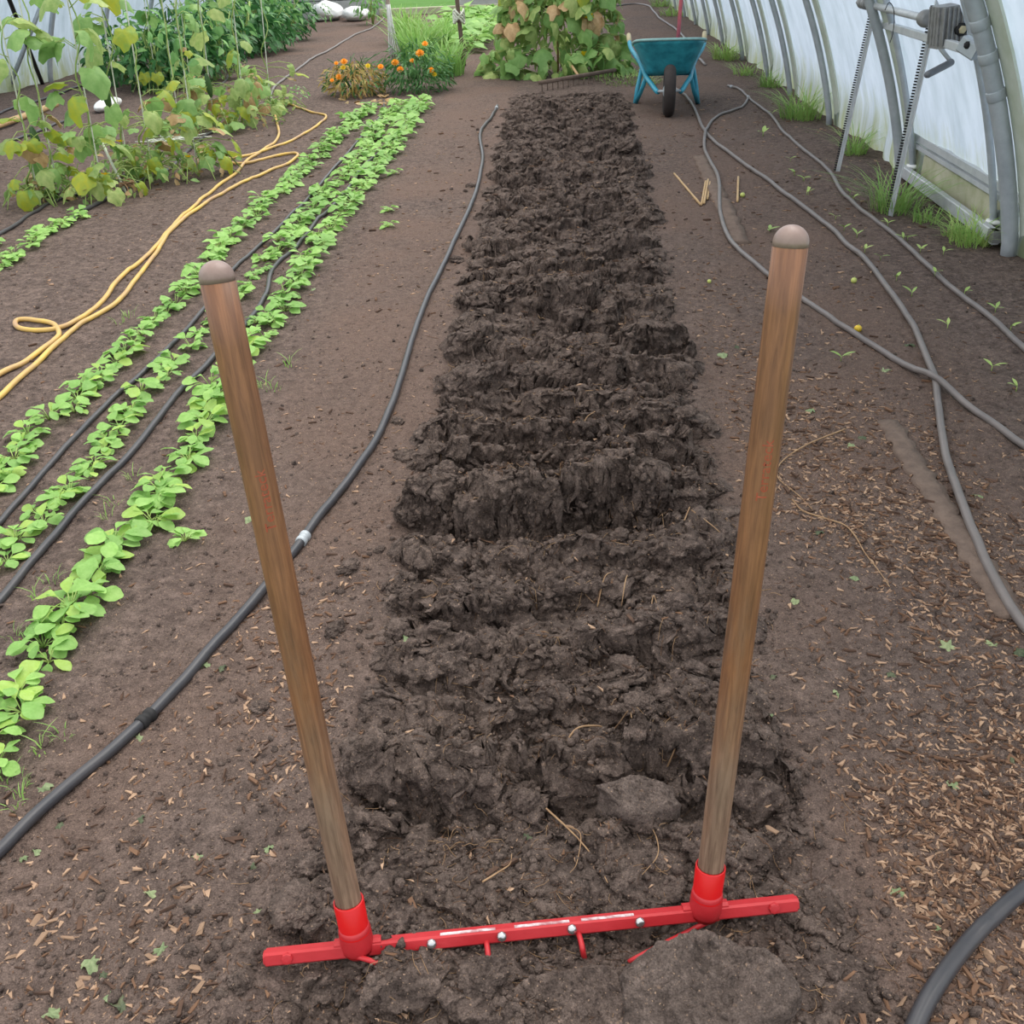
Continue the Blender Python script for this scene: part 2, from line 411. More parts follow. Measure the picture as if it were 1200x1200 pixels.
def bed_xyz(x, y):
    """forked soil: slabs levered up one behind the other, broken across into clods of all sizes"""
    m = bed_mask(x, y); z = np.zeros_like(x); face = np.zeros_like(x)
    ys = [s[0] for s in SCARPS] + [9.95]
    wx = x + 0.030 * fbm(x * 9, y * 9, 90, 3) + 0.010 * fbm(x * 34, y * 34, 93, 2)
    wy = y + 0.030 * fbm(x * 9, y * 9, 95, 3) + 0.010 * fbm(x * 34, y * 34, 98, 2)
    far = 0.6 + 0.42 * sstep(1.6, 2.2, y) - 0.15 * sstep(4, 7, y)
    for k, (yk, h) in enumerate(SCARPS):
        sp = ys[k + 1] - yk
        cell = np.floor(wx * 4.2 + k * 0.37 + 0.8 * fbm(x * 3, y * 0 + k, 99, 2))
        wob = 0.07 * fbm(x * 2.2, x * 0 + k * 3.7, 100 + k, 2) + 0.09 * (_hash(cell, cell * 0 + k, 120) - 0.5)
        d = wy - yk - wob
        hx = h * np.clip(1.45 * _hash(cell, cell * 0 + k, 160) - 0.0 + 0.3 * fbm(x * 4, y * 4, 165 + k, 2), 0.0, 1.35)
        top = sstep(-0.012, 0.022 + 0.008 * yk, d + 0.016 * fbm(x * 26, y * 26, 140 + k, 3))
        tail = np.where(d > sp * 1.35, 0.0, 1 - sstep(0.0, sp * 1.35, d))
        hx = hx * (1 - 0.40 * sstep(3.3, 6.5, y))
        z = z + hx * top * tail * 0.92
        face = np.maximum(face, hx * top * tail)
        z = z - 0.75 * hx * np.exp(-((d + 0.030) / 0.026) ** 2)                        # the gap under the broken face
    r, dx, dy, cr = plates(wx, wy, 4.6, 6.5, 240)
    big = 0.052 * r[0] ** 1.6 + (r[1] - 0.65) * 0.42 * dy + (r[2] - 0.5) * 0.35 * dx - 0.020 * np.exp(-cr / 0.05) * (r[3] > 0.35)
    z = z + far * big
    r, dx, dy, cr = plates(wx + 5, wy, 13, 17, 260)
    z = z + (0.018 * r[0] ** 2 + (r[1] - 0.6) * 0.5 * dy + (r[2] - 0.5) * 0.5 * dx - 0.008 * np.exp(-cr / 0.08) * (r[3] > 0.4)) * (0.7 + 0.5 * vn(x * 5, y * 5, 281))
    z = z + 0.030 * sstep(3, 6, y) * fbm(x * 9, y * 6, 203, 3) + 0.012 * fbm(x * 7, y * 7, 201, 3) + 0.010 * np.abs(fbm(x * 16, y * 16, 204, 3))
    z = z + 0.28 * clods(x, y, 9, 210, 0.05, 0.40) + 0.9 * sstep(.45, .8, vn(x * 6, y * 6, 290)) * clods(wx, wy, 21, 214, 0.1, 0.46) + (0.12 + 0.8 * sstep(.4, .75, vn(x * 6, y * 6, 291))) * clods(x, y, 46, 218, 0.12, 0.5)
    z = z + 0.5 * clods(x, y, 100, 222, 0.15, 0.5) * sstep(5, 3, y) + 0.005 * fbm(x * 70, y * 70, 226, 3)
    near = sstep(1.16, 1.02, y)                                         # trampled down round the fork
    z = z * (1 - 0.45 * near) - 0.012
    s = np.abs(x - bed_cx(y)) / bed_hw(y)
    edge = sstep(1.12, 0.72, s + 0.10 * fbm(x * 4, y * 4, 72, 2))
    z = z * (0.30 + 0.70 * edge)
    z = z * (1 - 0.55 * sstep(8.2, 9.4, y))
    z = 0.004 + m * z - 0.06 * (1 - m)
    bx = x + m * 0.02 * fbm(x * 14, y * 14, 230, 2)
    by = y - m * (0.16 * np.maximum(face - 0.01, 0) * sstep(0.2, 0.9, z / np.maximum(face, 0.02)) + 0.10 * np.maximum(z, 0) - 0.012 * fbm(x * 18, y * 18, 233, 2))
    by = by + m * (0.026 * fbm(x * 22, z * 42 + y * 12, 236, 3) + 0.012 * fbm(x * 50, z * 90 + y * 20, 239, 2))
    bx = bx + m * (0.020 * fbm(y * 14, z * 50 + x * 8, 242, 2) + 0.008 * fbm(y * 30, z * 120 + x * 20, 245, 2))
    return bx, by, z

# floor: rows get longer with distance, columns follow the tunnel width
ny, nx = 540, 540
yv = 0.35 * (25.5 / 0.35) ** np.linspace(0, 1, ny)
uv = np.linspace(-1, 1, nx); uv = 0.45 * uv + 0.55 * uv ** 3
YY = np.repeat(yv, nx).reshape(ny, nx)
WL = np.minimum(0.95 + 0.72 * YY, 6.2); WR = np.minimum(0.95 + 0.72 * YY, 4.2)
XX = np.where(uv[None, :] < 0, uv[None, :] * WL, uv[None, :] * WR) + 0.04 * YY
ZZ = floor_z(XX, YY)
def gridF(ny, nx):
    i = np.arange((ny - 1) * (nx - 1)); r, c = i // (nx - 1), i % (nx - 1); a = r * nx + c
    return np.stack([a, a + 1, a + nx + 1, a + nx], 1)
me = mesh('floor', np.stack([XX, YY, ZZ], -1).reshape(-1, 3), gridF(ny, nx), [MT['floor']])
def mulch_zone(x, y):
    rel = (x - bed_cx(y)) / bed_hw(y)
    lft = sstep(-2.6 + 0.05 * y, -1.9, rel) * sstep(-0.7, -1.0, rel)
    rgt = sstep(0.8, 1.1, rel) * sstep(3.6, 2.2, rel)
    return np.clip((lft + rgt) * (0.55 + 0.8 * fbm(x * 2.2, y * 2.2, 300, 3)), 0, 1)
at = me.attributes.new('mulch', 'FLOAT', 'POINT'); at.data.foreach_set('value', mulch_zone(XX, YY).astype(np.float32).ravel())
floor = tag(link('floor', me), 'dark soil floor of the tunnel with trodden mulched paths', None, None, 'structure')

# the forked bed
nby, nbx = 1500, 330
yb = (0.42 ** 0.4 + (10.0 ** 0.4 - 0.42 ** 0.4) * np.linspace(0, 1, nby)) ** 2.5; ub = np.linspace(-1.35, 1.35, nbx)
YB = np.repeat(yb, nbx).reshape(nby, nbx); XB = bed_cx(YB) + ub[None, :] * bed_hw(YB)
BX, BY, BZ = bed_xyz(XB, YB)
bed = link('forked_bed', mesh('forked_bed', np.stack([BX, BY, BZ], -1).reshape(-1, 3), gridF(nby, nbx), [MT['bed']]))
tag(bed, 'long strip of freshly forked dark soil broken into slabs and clods', 'soil bed', None, 'structure')

_bi = np.stack([BX, BY, BZ], -1)
def surf(x, y):
    """height of what is visible of the ground at x, y"""
    x = np.atleast_1d(np.asarray(x, float)); y = np.atleast_1d(np.asarray(y, float))
    z = floor_z(x, y)
    rb = np.clip(np.round((np.maximum(y, .42) ** 0.4 - 0.42 ** 0.4) / (10.0 ** 0.4 - 0.42 ** 0.4) * (nby - 1)), 0, nby - 1).astype(int)
    cb = np.round(((x - bed_cx(y)) / bed_hw(y) + 1.35) / 2.7 * (nbx - 1)).astype(int)
    ok = (cb >= 0) & (cb < nbx) & (y < 10.0)
    zb = np.where(ok, BZ[rb, np.clip(cb, 0, nbx - 1)], -1)
    return np.maximum(z, zb)
def S(v, dz=0.0):
    return Vector((v[0], v[1], float(surf(v[0], v[1])[0]) + dz))

# ground outside the film
V_, F_ = [(-30, -10, -0.12), (30, -10, -0.12), (30, 60, -0.12), (-30, 60, -0.12)], [(0, 1, 2, 3)]
gx, gy = np.meshgrid(np.linspace(-30, 30, 120), np.linspace(-10, 60, 140))
gz = -0.10 + 0.03 * fbm(gx, gy, 7, 2)
tag(link('ground_outside', mesh('ground_outside', np.stack([gx, gy, gz], -1).reshape(-1, 3), gridF(140, 120), [MT['lawn']])), 'green lawn outside the tunnel', None, None, 'structure')

# ------------------------------------------------------------------ tunnel walls
def wr_x(y): return 1.94 + 0.068 * y
def wl_x(y): return -5.9 + 0.068 * y
def lean(h): return 0.21 * h + 0.16 * h * h

def film_wall(name, side, xfun, y0, y1, hoops, label):
    nyy, nzz = 420, 46
    y = np.linspace(y0, y1, nyy)[:, None]; h = (np.linspace(0, 1, nzz) ** 1.2 * 2.3 - 0.02)[None, :]
    Y = np.repeat(y, nzz, 1); H = np.repeat(h, nyy, 0)
    dist = np.min(np.abs(Y[..., None] - np.array(hoops)), -1)
    off = 0.075 + 0.02 * np.clip(dist / 0.7, 0, 1) + 0.016 * fbm(Y * 5, H * 0.9, 410 + side, 4) * (0.5 + sstep(1.0, 0, H)) \
        + 0.008 * fbm(Y * 14 + H * 3, H * 1.4, 420 + side, 3) * (0.4 + sstep(1.2, 0, H)) - 0.05 * sstep(0.25, 0, H) * (vn(Y * 3, H * 0, 430) > .3)
    X = xfun(Y) + side * (off - lean(np.maximum(H, 0)))
    o = link(name, mesh(name, np.stack([X, Y, H], -1).reshape(-1, 3), gridF(nyy, nzz), [MT['film']]))
    return tag(o, label, None, None, 'structure')

hr = [2.62, 4.15, 5.76, 7.5, 8.95, 10.05, 11.55, 13.1, 14.5, 16.0, 17.5, 19.0, 20.5, 22.0, 23.5]
hl = [7.4, 9.1, 10.6, 12.1, 13.6, 15.1, 16.6, 18.1, 19.6, 21.1]
wallR = film_wall('wall_right', 1, wr_x, 1.2, 25.0, hr, 'white translucent film wall with arched steel hoops beside the bare bed')
wallL = film_wall('wall_left', -1, wl_x, 5.5, 22.0, hl, 'white translucent film wall behind the climbing cucumber vines')

def arch(x0, y, side, r, hmax=2.25, dy=0.0, inset=0.0, h0=-0.05):
    hs = np.linspace(h0, hmax, 22)
    return tube([Vector((x0 - side * (lean(max(h, 0)) + inset), y + dy * 0, h)) for h in hs], r, 10)

def strip_arch(x0, y, side, wid, thick, out, h0=0.0):
    """flat clamp strip following a hoop outside it"""
    hs = np.linspace(h0, 2.25, 20); V, F = [], []
    for h in hs:
        x = x0 - side * (lean(h) - out)
        for a, b in ((0, -wid / 2), (0, wid / 2), (thick, wid / 2), (thick, -wid / 2)): V.append((x + side * a, y + b, h))
    for i in range(len(hs) - 1):
        for k in range(4): F.append((i * 4 + k, i * 4 + (k + 1) % 4, i * 4 + 4 + (k + 1) % 4, i * 4 + 4 + k))
    F += [(3, 2, 1, 0), tuple(len(V) - 4 + k for k in range(4))]
    return V, F

for i, y in enumerate(hr):
    v, f = arch(wr_x(y), y, 1, 0.034 if y < 5 else 0.026 if y < 6 else 0.022)
    link('hoop', mesh('hoop', v, f, [MT['steel']]), wallR)
    v, f = strip_arch(wr_x(y), y - 0.075, 1, 0.12, 0.012, 0.036)
    link('clamp_strip', mesh('clamp_strip', v, f, [MT['seam']], smooth=False), wallR)
for i, y in enumerate(hl):
    v, f = arch(wl_x(y), y, -1, 0.028)
    link('hoop', mesh('hoop', v, f, [MT['steel']]), wallL)
# inner pipes of the vent bay, each in a white collar
for y in (4.42, 5.62):
    x0 = wr_x(y)
    v, f = tube([Vector((x0 + 0.03 - lean(max(h, 0)) * 0.93, y, h)) for h in np.linspace(0.06, 1.06, 14)], 0.017, 8)
    pp = link('inner_pipe', mesh('inner_pipe', v, f, [MT['steel']]), wallR)
    v, f = lathe([(0.017, 0.065), (0.04, 0.068), (0.042, 0.076), (0.04, 0.084), (0.02, 0.088)], 14, (x0 + 0.022, y, 0))
    c = link('collar', mesh('collar', v, f, [MT['bag']]), pp); c['label'] = 'white plastic collar'
v, f = bar((wr_x(4.2) - 0.03, 4.25, 0.05), (wr_x(5.7) - 0.03, 5.66, 0.05), 0.035, 0.06, bev=0.004)
link('bottom_rail', mesh('bottom_rail', v, f, [MT['steel_light']], smooth=False), wallR)
v, f = box((wr_x(4.3) - 0.03, 4.27, 0.055), 0.05, 0.06, 0.05)
b_ = link('rail_bracket', mesh('rail_bracket', v, f, [MT['cast']], smooth=False), wallR)
v, f = bar((wr_x(4.2) + 0.045, 4.2, 0.08), (wr_x(5.72) + 0.045, 5.72, 0.08), 0.03, 0.16, bev=0.003)
link('base_board', mesh('base_board', v, f, [MT['sill']], smooth=False), wallR)
v, f = join([bar((wr_x(4.2) + 0.03, 4.2, 0.185), (wr_x(5.72) + 0.03, 5.72, 0.185), 0.035, 0.022),
             bar((wr_x(4.2) + 0.03, 4.2, 0.225), (wr_x(5.72) + 0.03, 5.72, 0.225), 0.028, 0.034)])[:2]
link('clamp_rail', mesh('clamp_rail', v, f, [MT['steel_light']], smooth=False), wallR)
# crossed braces on the far film wall
for (a, b, m_) in (((11, 0), (50, 98), 'black'), ((48, 7), (7, 108), 'steel')):
    p0, p1 = P(*b), PY(a[0], a[1], 10.5 if m_ == 'black' else 11.6)
    p0.z = -0.02
    v, f = tube([p0, p1, p1 + (p1 - p0) * 0.9], 0.022, 8)
    bb = link('brace', mesh('brace', v, f, [MT[m_]]), wallL); bb['label'] = 'dark brace' if m_ == 'black' else 'grey brace'

# back wall: low boards, a doorway onto the lawn, more boards
wb = []
A_, B_ = Vector((-5.2, 20.4, 0)), Vector((2.9, 20.9, 0))
def onback(t): return A_ + (B_ - A_) * t
wallB = link('wall_back', mesh('wall_back', *join([bar(onback(0) + Vector((0, .05, .45)), onback(0.40) + Vector((0, .05, .45)), 0.02, 0.9)])[:2], [MT['board']], smooth=False))
tag(wallB, 'pale grey boarded end wall of the tunnel with an opening onto lawn', None, None, 'structure')
for t0, t1 in ((0.0, 0.19), (0.192, 0.40), (0.56, 0.72)):
    for k in range(3):
        v, f = bar(onback(t0) + Vector((0, 0, .14 + .3 * k)), onback(t1) + Vector((0, 0, .14 + .3 * k)), 0.03, 0.285, bev=0.004)
        link('board', mesh('board', v, f, [MT['board']], smooth=False), wallB)
v, f = bar(onback(0.38) + Vector((0, -.05, .06)), onback(0.74) + Vector((0, -.05, .06)), 0.14, 0.12, bev=0.008)
link('sill', mesh('sill', v, f, [MT['sill']], smooth=False), wallB)

gx, gy = np.meshgrid(np.linspace(-4.6, 1.6, 60), np.linspace(20.95, 27, 60))
tag(link('lawn_beyond', mesh('lawn_beyond', np.stack([gx, gy, 0.05 + 0.03 * fbm(gx * 3, gy * 3, 9, 3)], -1).reshape(-1, 3), gridF(60, 60), [MT['lawn']])), 'green grass seen through the opening of the end wall', None, None, 'structure')
#@@OBJECTS@@
# ------------------------------------------------------------------ broadfork
def broadfork():
    p0, p1 = P(312, 1122, 0.03), P(932, 1058, 0.03)
    base = (p0 + p1) / 2; base.z = 0.0
    root = empty('broadfork', base, 'red two-handled broadfork standing upright with its tines in the dark soil', 'broadfork')
    def part(name, v, f, mats, par=root, mi=None, smooth=True, lab=None):
        v = [Vector(q) - base for q in v] if par is root else [Vector(q) - base for q in v]
        o = link(name, mesh(name, v, f, mats, mi, smooth), par)
        if lab: o['label'] = lab
        return o
    t = (p1 - p0).normalized(); s = t.cross(Vector((0, 0, 1))).normalized()     # s points to the camera
    # crossbar: square tube turned a little on its edge, closed and bevelled ends
    cb = part('crossbar', *bar(p0, p1, 0.0205, 0.0205, (0.0, 0.5, 1), 0.003), [MT['red']], smooth=False)
    for e, q in ((0, p0), (1, p1)):
        part('end_cap', *bar(q - t * 0.003, q + t * 0.003, 0.0175, 0.0175, (0, 0.5, 1), 0.004), [MT['red']], cb, smooth=False)
    up_bar = (s * -0.0 + Vector((0, 0.5, 1))).normalized()
    sf = t.cross(up_bar).normalized(); uf = sf.cross(t)
    # bolts on the front face
    for px, chrome in ((335, 0), (418, 0), (502, 1), (584, 1), (667, 1), (748, 1), (828, 0), (910, 0)):
        u = (px - 312) / 620.0; c = p0 + (p1 - p0) * (u * 0.985 + 0.004) + sf * 0.0100 + uf * 0.001
        if chrome:
            b = part('bolt', *lathe([(0.0075, 0), (0.0075, 0.003), (0.006, 0.006), (0.0025, 0.0068)], 8, c, sf), [MT['chrome']], cb)
            b['label'] = 'shiny bare bolt head'
        else:
            part('bolt', *lathe([(0.0085, -0.001), (0.0085, 0.003), (0.0075, 0.0045), (0.004, 0.005)], 8, c, sf), [MT['red']], cb, smooth=False)
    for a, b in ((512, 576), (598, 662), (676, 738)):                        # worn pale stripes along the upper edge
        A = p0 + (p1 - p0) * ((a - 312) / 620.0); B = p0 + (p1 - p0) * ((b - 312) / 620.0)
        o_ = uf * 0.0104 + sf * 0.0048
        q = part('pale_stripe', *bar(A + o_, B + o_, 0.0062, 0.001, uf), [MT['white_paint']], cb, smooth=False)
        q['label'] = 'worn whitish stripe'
    # handles in their sockets
    for (bx, tx, tip, ang, lab) in ((417, (249, 300), 'left', 0.42, 'handle whose print has mostly worn off'), (823, (930, 258), 'right', -0.06, 'handle with a readable red print')):
        u = (bx - 312) / 620.0; foot = p0 + (p1 - p0) * u
        top = PD(tx[0], tx[1], 1.05)
        d = (top - foot).normalized(); L = (top - foot).length
        sk = part('socket', *lathe([(0.0225, 0.0), (0.0225, 0.030), (0.0235, 0.034), (0.0215, 0.040), (0.0218, 0.088), (0.0200, 0.090), (0.0198, 0.06)], 20, foot, d), [MT['redbright']])
        part('weld_collar', *lathe([(0.0190, -0.006), (0.0232, 0.004), (0.0240, 0.014), (0.0235, 0.030), (0.0228, 0.038), (0.0218, 0.044)], 20, foot, d), [MT['red']], sk)
        part('weld_plate', *bar(foot - t * 0.034 + up_bar * 0.010, foot + t * 0.034 + up_bar * 0.010, 0.018, 0.010, up_bar, 0.004), [MT['red']], sk, smooth=False)
        q = Vector((0, 0, 1)).rotation_difference(d)
        # local frame whose -y axis faces the camera, so that prints can be wrapped round the shaft
        zax = d; yax = (Vector((0, 1, 0)) - zax * zax.y).normalized(); xax = yax.cross(zax)
        M = Matrix((xax, yax, zax)).transposed().to_4x4(); M.translation = foot - base
        prof = [(0.0180, 0.055)] + [(0.0183 + 0.0012 * k / 12, 0.06 + (L - 0.085) * k / 12) for k in range(13)]
        v, f = lathe(prof, 24)
        h = link('handle', mesh('handle', v, f, [MT['handle']]), root, mat=M); h['label'] = lab
        r = 0.0195; zt = L - 0.025
        pt = [(r * 1.002, zt - .003)] + [(r * math.cos(a), zt + 0.002 + r * 0.95 * math.sin(a)) for a in np.linspace(0.05, 1.5, 9)]
        v, f = lathe(pt, 24)
        tp = link('rounded_tip', mesh('rounded_tip', v, f, [MT['tip']]), h); tp['label'] = 'rounded grey-brown worn end'
        # the print, wrapped on the shaft, reading upwards
        fc = bpy.data.curves.new('print', 'FONT'); fc.body = 'Terrateck'; fc.size = 0.0175; fc.space_character = 1.04; fc.resolution_u = 3; fc.offset = 0.0001; fc.align_x = 'CENTER'; fc.align_y = 'CENTER'
        fo = bpy.data.objects.new('print', fc); C.objects.link(fo)
        dg = bpy.context.evaluated_depsgraph_get(); tm = bpy.data.meshes.new_from_object(fo.evaluated_get(dg))
        bpy.data.objects.remove(fo)
        wdt = max(v.co.x for v in tm.vertices) - min(v.co.x for v in tm.vertices); sc = 0.078 / wdt
        zc = L * (0.715 if tip == 'left' else 0.713); rr = 0.0183 + 0.0012 * 0.72 + 0.00025
        bmm = bmesh.new(); bmm.from_mesh(tm); bmesh.ops.subdivide_edges(bmm, edges=[e for e in bmm.edges if e.calc_length() > 0.003], cuts=1)
        for v in bmm.verts:
            a = -math.pi / 2 + ang + (-v.co.y * -1.0) * sc * -1.0 / rr     # glyph height runs round the shaft
            z = zc + v.co.x * sc
            v.co = Vector((rr * math.cos(a), rr * math.sin(a), z))
        bmm.normal_update(); bmm.to_mesh(tm); bmm.free(); tm.materials.clear(); tm.materials.append(MT['text'])
        pr = link('print', tm, h); pr['label'] = 'faded red brand lettering'
    # curved tines, dropping from the bar and running forward into the soil
    for pts in ([(400, 1116, .03), (422, 1122, .036), (446, 1130, .034), (470, 1142, -.01)], [(569, 1098, .024), (571, 1110, .03), (573, 1126, .024), (576, 1142, -.02)],
                [(676, 1090, .024), (680, 1100, .03), (683, 1114, .024), (686, 1132, -.02)], [(846, 1074, .022), (822, 1084, .024), (802, 1094, .01), (770, 1110, .018), (738, 1127, .006), (720, 1138, -.05)]):
        q = [P(a, b, z) for a, b, z in pts]
        n = len(spline(q, 4))
        part('tine', *tube(spline(q, 4), [0.0042] * n, 6), [MT['red']])
    return root
broadfork()

# ------------------------------------------------------------------ loose soil, chips, roots
def scatter_mesh(name, tmplV, tmplF, pos, scl, rotz, tilt, mats, mi=None, smooth=False):
    """many small separate pieces in one mesh: pos n x 3, scl n x 3"""
    n = len(pos); k = len(tmplV); T = np.asarray(tmplV, float)[None] * scl[:, None, :]
    ct, st = np.cos(tilt)[:, None], np.sin(tilt)[:, None]
    y, z = T[..., 1] * ct - T[..., 2] * st, T[..., 1] * st + T[..., 2] * ct
    c, s = np.cos(rotz)[:, None], np.sin(rotz)[:, None]
    x, y = T[..., 0] * c - y * s, T[..., 0] * s + y * c
    V = np.stack([x, y, z], -1) + pos[:, None, :]
    F = (np.asarray(tmplF)[None] + (np.arange(n) * k)[:, None, None]).reshape(-1, np.asarray(tmplF).shape[1])
    return mesh(name, V.reshape(-1, 3), F, mats, None if mi is None else np.repeat(mi, len(tmplF)), smooth)

def ico(sub=1):
    b = bmesh.new(); bmesh.ops.create_icosphere(b, subdivisions=sub, radius=1.0)
    V = np.array([v.co[:] for v in b.verts]); F = np.array([[v.index for v in f.verts] for f in b.faces]); b.free(); return V, F

IV, IF = ico(1)
IV = IV * (0.8 + 0.4 * rng.random((len(IV), 1)))
BXV = np.array([(-1, -1, -.6), (1, -.7, -1), (.8, 1, -.8), (-.9, .8, -1), (-.8, -.9, 1), (1, -.8, .7), (.7, .8, 1), (-1, 1, .8)], float) * 0.5
BXF = np.array([(3, 2, 1, 0), (4, 5, 6, 7), (0, 1, 5, 4), (1, 2, 6, 5), (2, 3, 7, 6), (3, 0, 4, 7)])

def rand_y(n, y0, y1, p=1.4):
    """distances drawn so that pieces lie about evenly over the picture"""
    u = rng.random(n); a, b = y0 ** -p, y1 ** -p
    return (a + (b - a) * u) ** (-1 / p)

# crumbs on the bed
n = 17500
y = rand_y(n, 0.5, 8.5, 0.9); x = bed_cx(y) + rng.normal(0, 0.42, n) * bed_hw(y) * 1.25
k = np.abs(x - bed_cx(y)) < bed_hw(y) * 1.45; x, y = x[k], y[k]; n = len(x)
r = 0.0012 + 0.0080 * rng.random(n) ** 8 + 0.0016 * rng.random(n); r *= 0.9 + 0.10 * y
p = np.stack([x, y, surf(x, y) + 0.25 * r], -1)
o = link('soil_crumbs', scatter_mesh('soil_crumbs', IV, IF, p, r[:, None] * (0.7 + 0.7 * rng.random((n, 3))), rng.random(n) * 6.28, rng.random(n) * 6, [MT['bed']], None, True), bed)
tag(o, kind='stuff')
# lumps clinging to the broken faces of the slabs
sl_ = np.hypot(np.diff(BZ, axis=0)[:, :-1] / np.maximum(np.hypot(np.diff(BY, axis=0)[:, :-1], 0.001), 0.0015), 0) * (np.diff(BZ, axis=0)[:, :-1] > 0.002) * bed_mask(XB, YB)[:-1, :-1]
wgt = np.clip(sl_ - 1.3, 0, 2.5) * (1 + 3.0 * np.exp(-((YB[:-1, :-1] - 2.08) / 0.13) ** 2)) * YB[:-1, :-1] ** 0.2; wgt = wgt.ravel() / wgt.sum()
pick = rng.choice(len(wgt), 6500, p=wgt); ri, ci = pick // (nbx - 1), pick % (nbx - 1); u_ = rng.random(len(pick))[:, None]
p = _bi[ri, ci] * (1 - u_) + _bi[ri + 1, ci] * u_
r = (0.0020 + 0.010 * rng.random(len(p)) ** 5) * (0.8 + 0.12 * p[:, 1])
V1, F1 = ico(1); V1 = V1 * (0.75 + 0.5 * rng.random((len(V1), 1)))
o = link('face_lumps', scatter_mesh('face_lumps', V1, F1, p, r[:, None] * (0.6 + 0.8 * rng.random((len(p), 3))), rng.random(len(p)) * 6.28, rng.random(len(p)) * 6, [MT['bed']], None, True), bed)
tag(o, kind='stuff')
# crumbs on the paths
n = 13000
y = rand_y(n, 0.5, 9, 0.9); x = (rng.random(n) * 2 - 1) * (0.75 + 0.55 * y) + 0.05 * y
r = 0.001 + 0.0055 * rng.random(n) ** 6 + 0.0014 * rng.random(n); r *= 0.9 + 0.12 * y
p = np.stack([x, y, floor_z(x, y) + 0.2 * r], -1)
o = link('soil_crumbs', scatter_mesh('soil_crumbs', IV, IF, p, r[:, None] * (0.7 + 0.7 * rng.random((n, 3))), rng.random(n) * 6.28, rng.random(n) * 6, [MT['floor'], MT['bed']], (rng.random(n) < .5).astype(int), True), floor)
tag(o, kind='stuff')

def chip_density(x, y):
    rel = (x - bed_cx(y)) / bed_hw(y)
    right = sstep(0.95, 1.25, rel) * sstep(3.3, 2.3, rel)
    heap = 1.9 * np.exp(-(((x - 0.97) / 0.22) ** 2 + ((y - 2.3) / 0.6) ** 2)) + 1.1 * np.exp(-(((x - 0.76) / 0.28) ** 2 + ((y - 1.08) / 0.26) ** 2)) + 0.5 * np.exp(-(((x - 0.75) / 0.2) ** 2 + ((y - 3.0) / 0.5) ** 2))
    left = sstep(-2.3, -1.6, rel) * sstep(-0.9, -1.15, rel)
    lheap = 0.8 * np.exp(-(((x + 0.47) / 0.14) ** 2 + ((y - 1.45) / 0.35) ** 2))
    pat = np.clip(0.5 + 1.1 * fbm(x * 4, y * 4, 500, 3), 0, 1)
    return np.clip(right * (0.2 * pat + heap * (0.35 + 0.65 * pat)) + left * (0.13 * pat + 0.6 * lheap * pat) + 0.02 + 0.05 * sstep(3, 5, y), 0, 1)

def chips(n, smin, smax, y0, y1, p=1.0, flat=0.3, thin=(0.14, 0.5)):
    y = rand_y(n, y0, y1, p); x = (rng.random(n) * 2 - 1) * (0.62 + 0.5 * y) + 0.05 * y
    k = rng.random(n) < chip_density(x, y); x, y = x[k], y[k]; n = len(x)
    L = (smin + (smax - smin) * rng.random(n) ** 3) * (0.9 + 0.10 * y)
    sc = np.stack([L, L * (thin[0] + (thin[1] - thin[0]) * rng.random(n)), L * (0.10 + 0.14 * rng.random(n))], -1)
    return np.stack([x, y, surf(x, y) + sc[:, 2] * 0.6], -1), sc, rng.random(n) * 6.28, rng.normal(0, flat, n)

pos, sc, rz, tl = chips(165000, 0.005, 0.019, 0.62, 9.0, 0.35)
big = np.argsort(-(sc[:, 0] / (pos[:, 1] + 0.8)))
sel, rest = big[:300], big[300:]
var = [mesh('wood_chip', BXV * (1, 1, 1) + rng.normal(0, 0.16, BXV.shape), BXF, [MT['chip' if j % 3 else 'chip2']], smooth=False) for j in range(9)]
for i in sel:
    o = link('wood_chip', var[i % 9]); o.location = pos[i]; o.rotation_euler = (tl[i], 0, rz[i]); o.scale = sc[i]
    lf = pos[i][0] < bed_cx(pos[i][1])
    tag(o, 'larger wood chip lying on the path between black hose and forked strip' if lf else 'larger pale wood chip strewn on the path beside the forked strip, broadfork handle side',
        'wood chip', 'larger wood chips on the hose-side path' if lf else 'larger wood chips on the wide mulched path')
BXS = np.stack([BXV[:, 0] * (0.8 + 0.4 * (BXV[:, 1] > 0)), BXV[:, 1] * (1.15 - 0.8 * (BXV[:, 0] > 0)), BXV[:, 2] * 1.0], -1)
o = link('wood_chips', scatter_mesh('wood_chips', BXS, BXF, pos[rest], sc[rest], rz[rest], tl[rest], [MT['chip'], MT['chip2']], (rng.random(len(rest)) < 0.42).astype(int)), floor)
tag(o, kind='stuff')
pos, sc, rz, tl = chips(46000, 0.006, 0.03, 0.62, 9.0, 0.4, 0.3, (0.08, 0.3))
o = link('mulch_shreds', scatter_mesh('mulch_shreds', BXV, BXF, pos, sc, rz, tl, [MT['shred'], MT['chip2']], (rng.random(len(pos)) < 0.25).astype(int)), floor)
tag(o, kind='stuff')

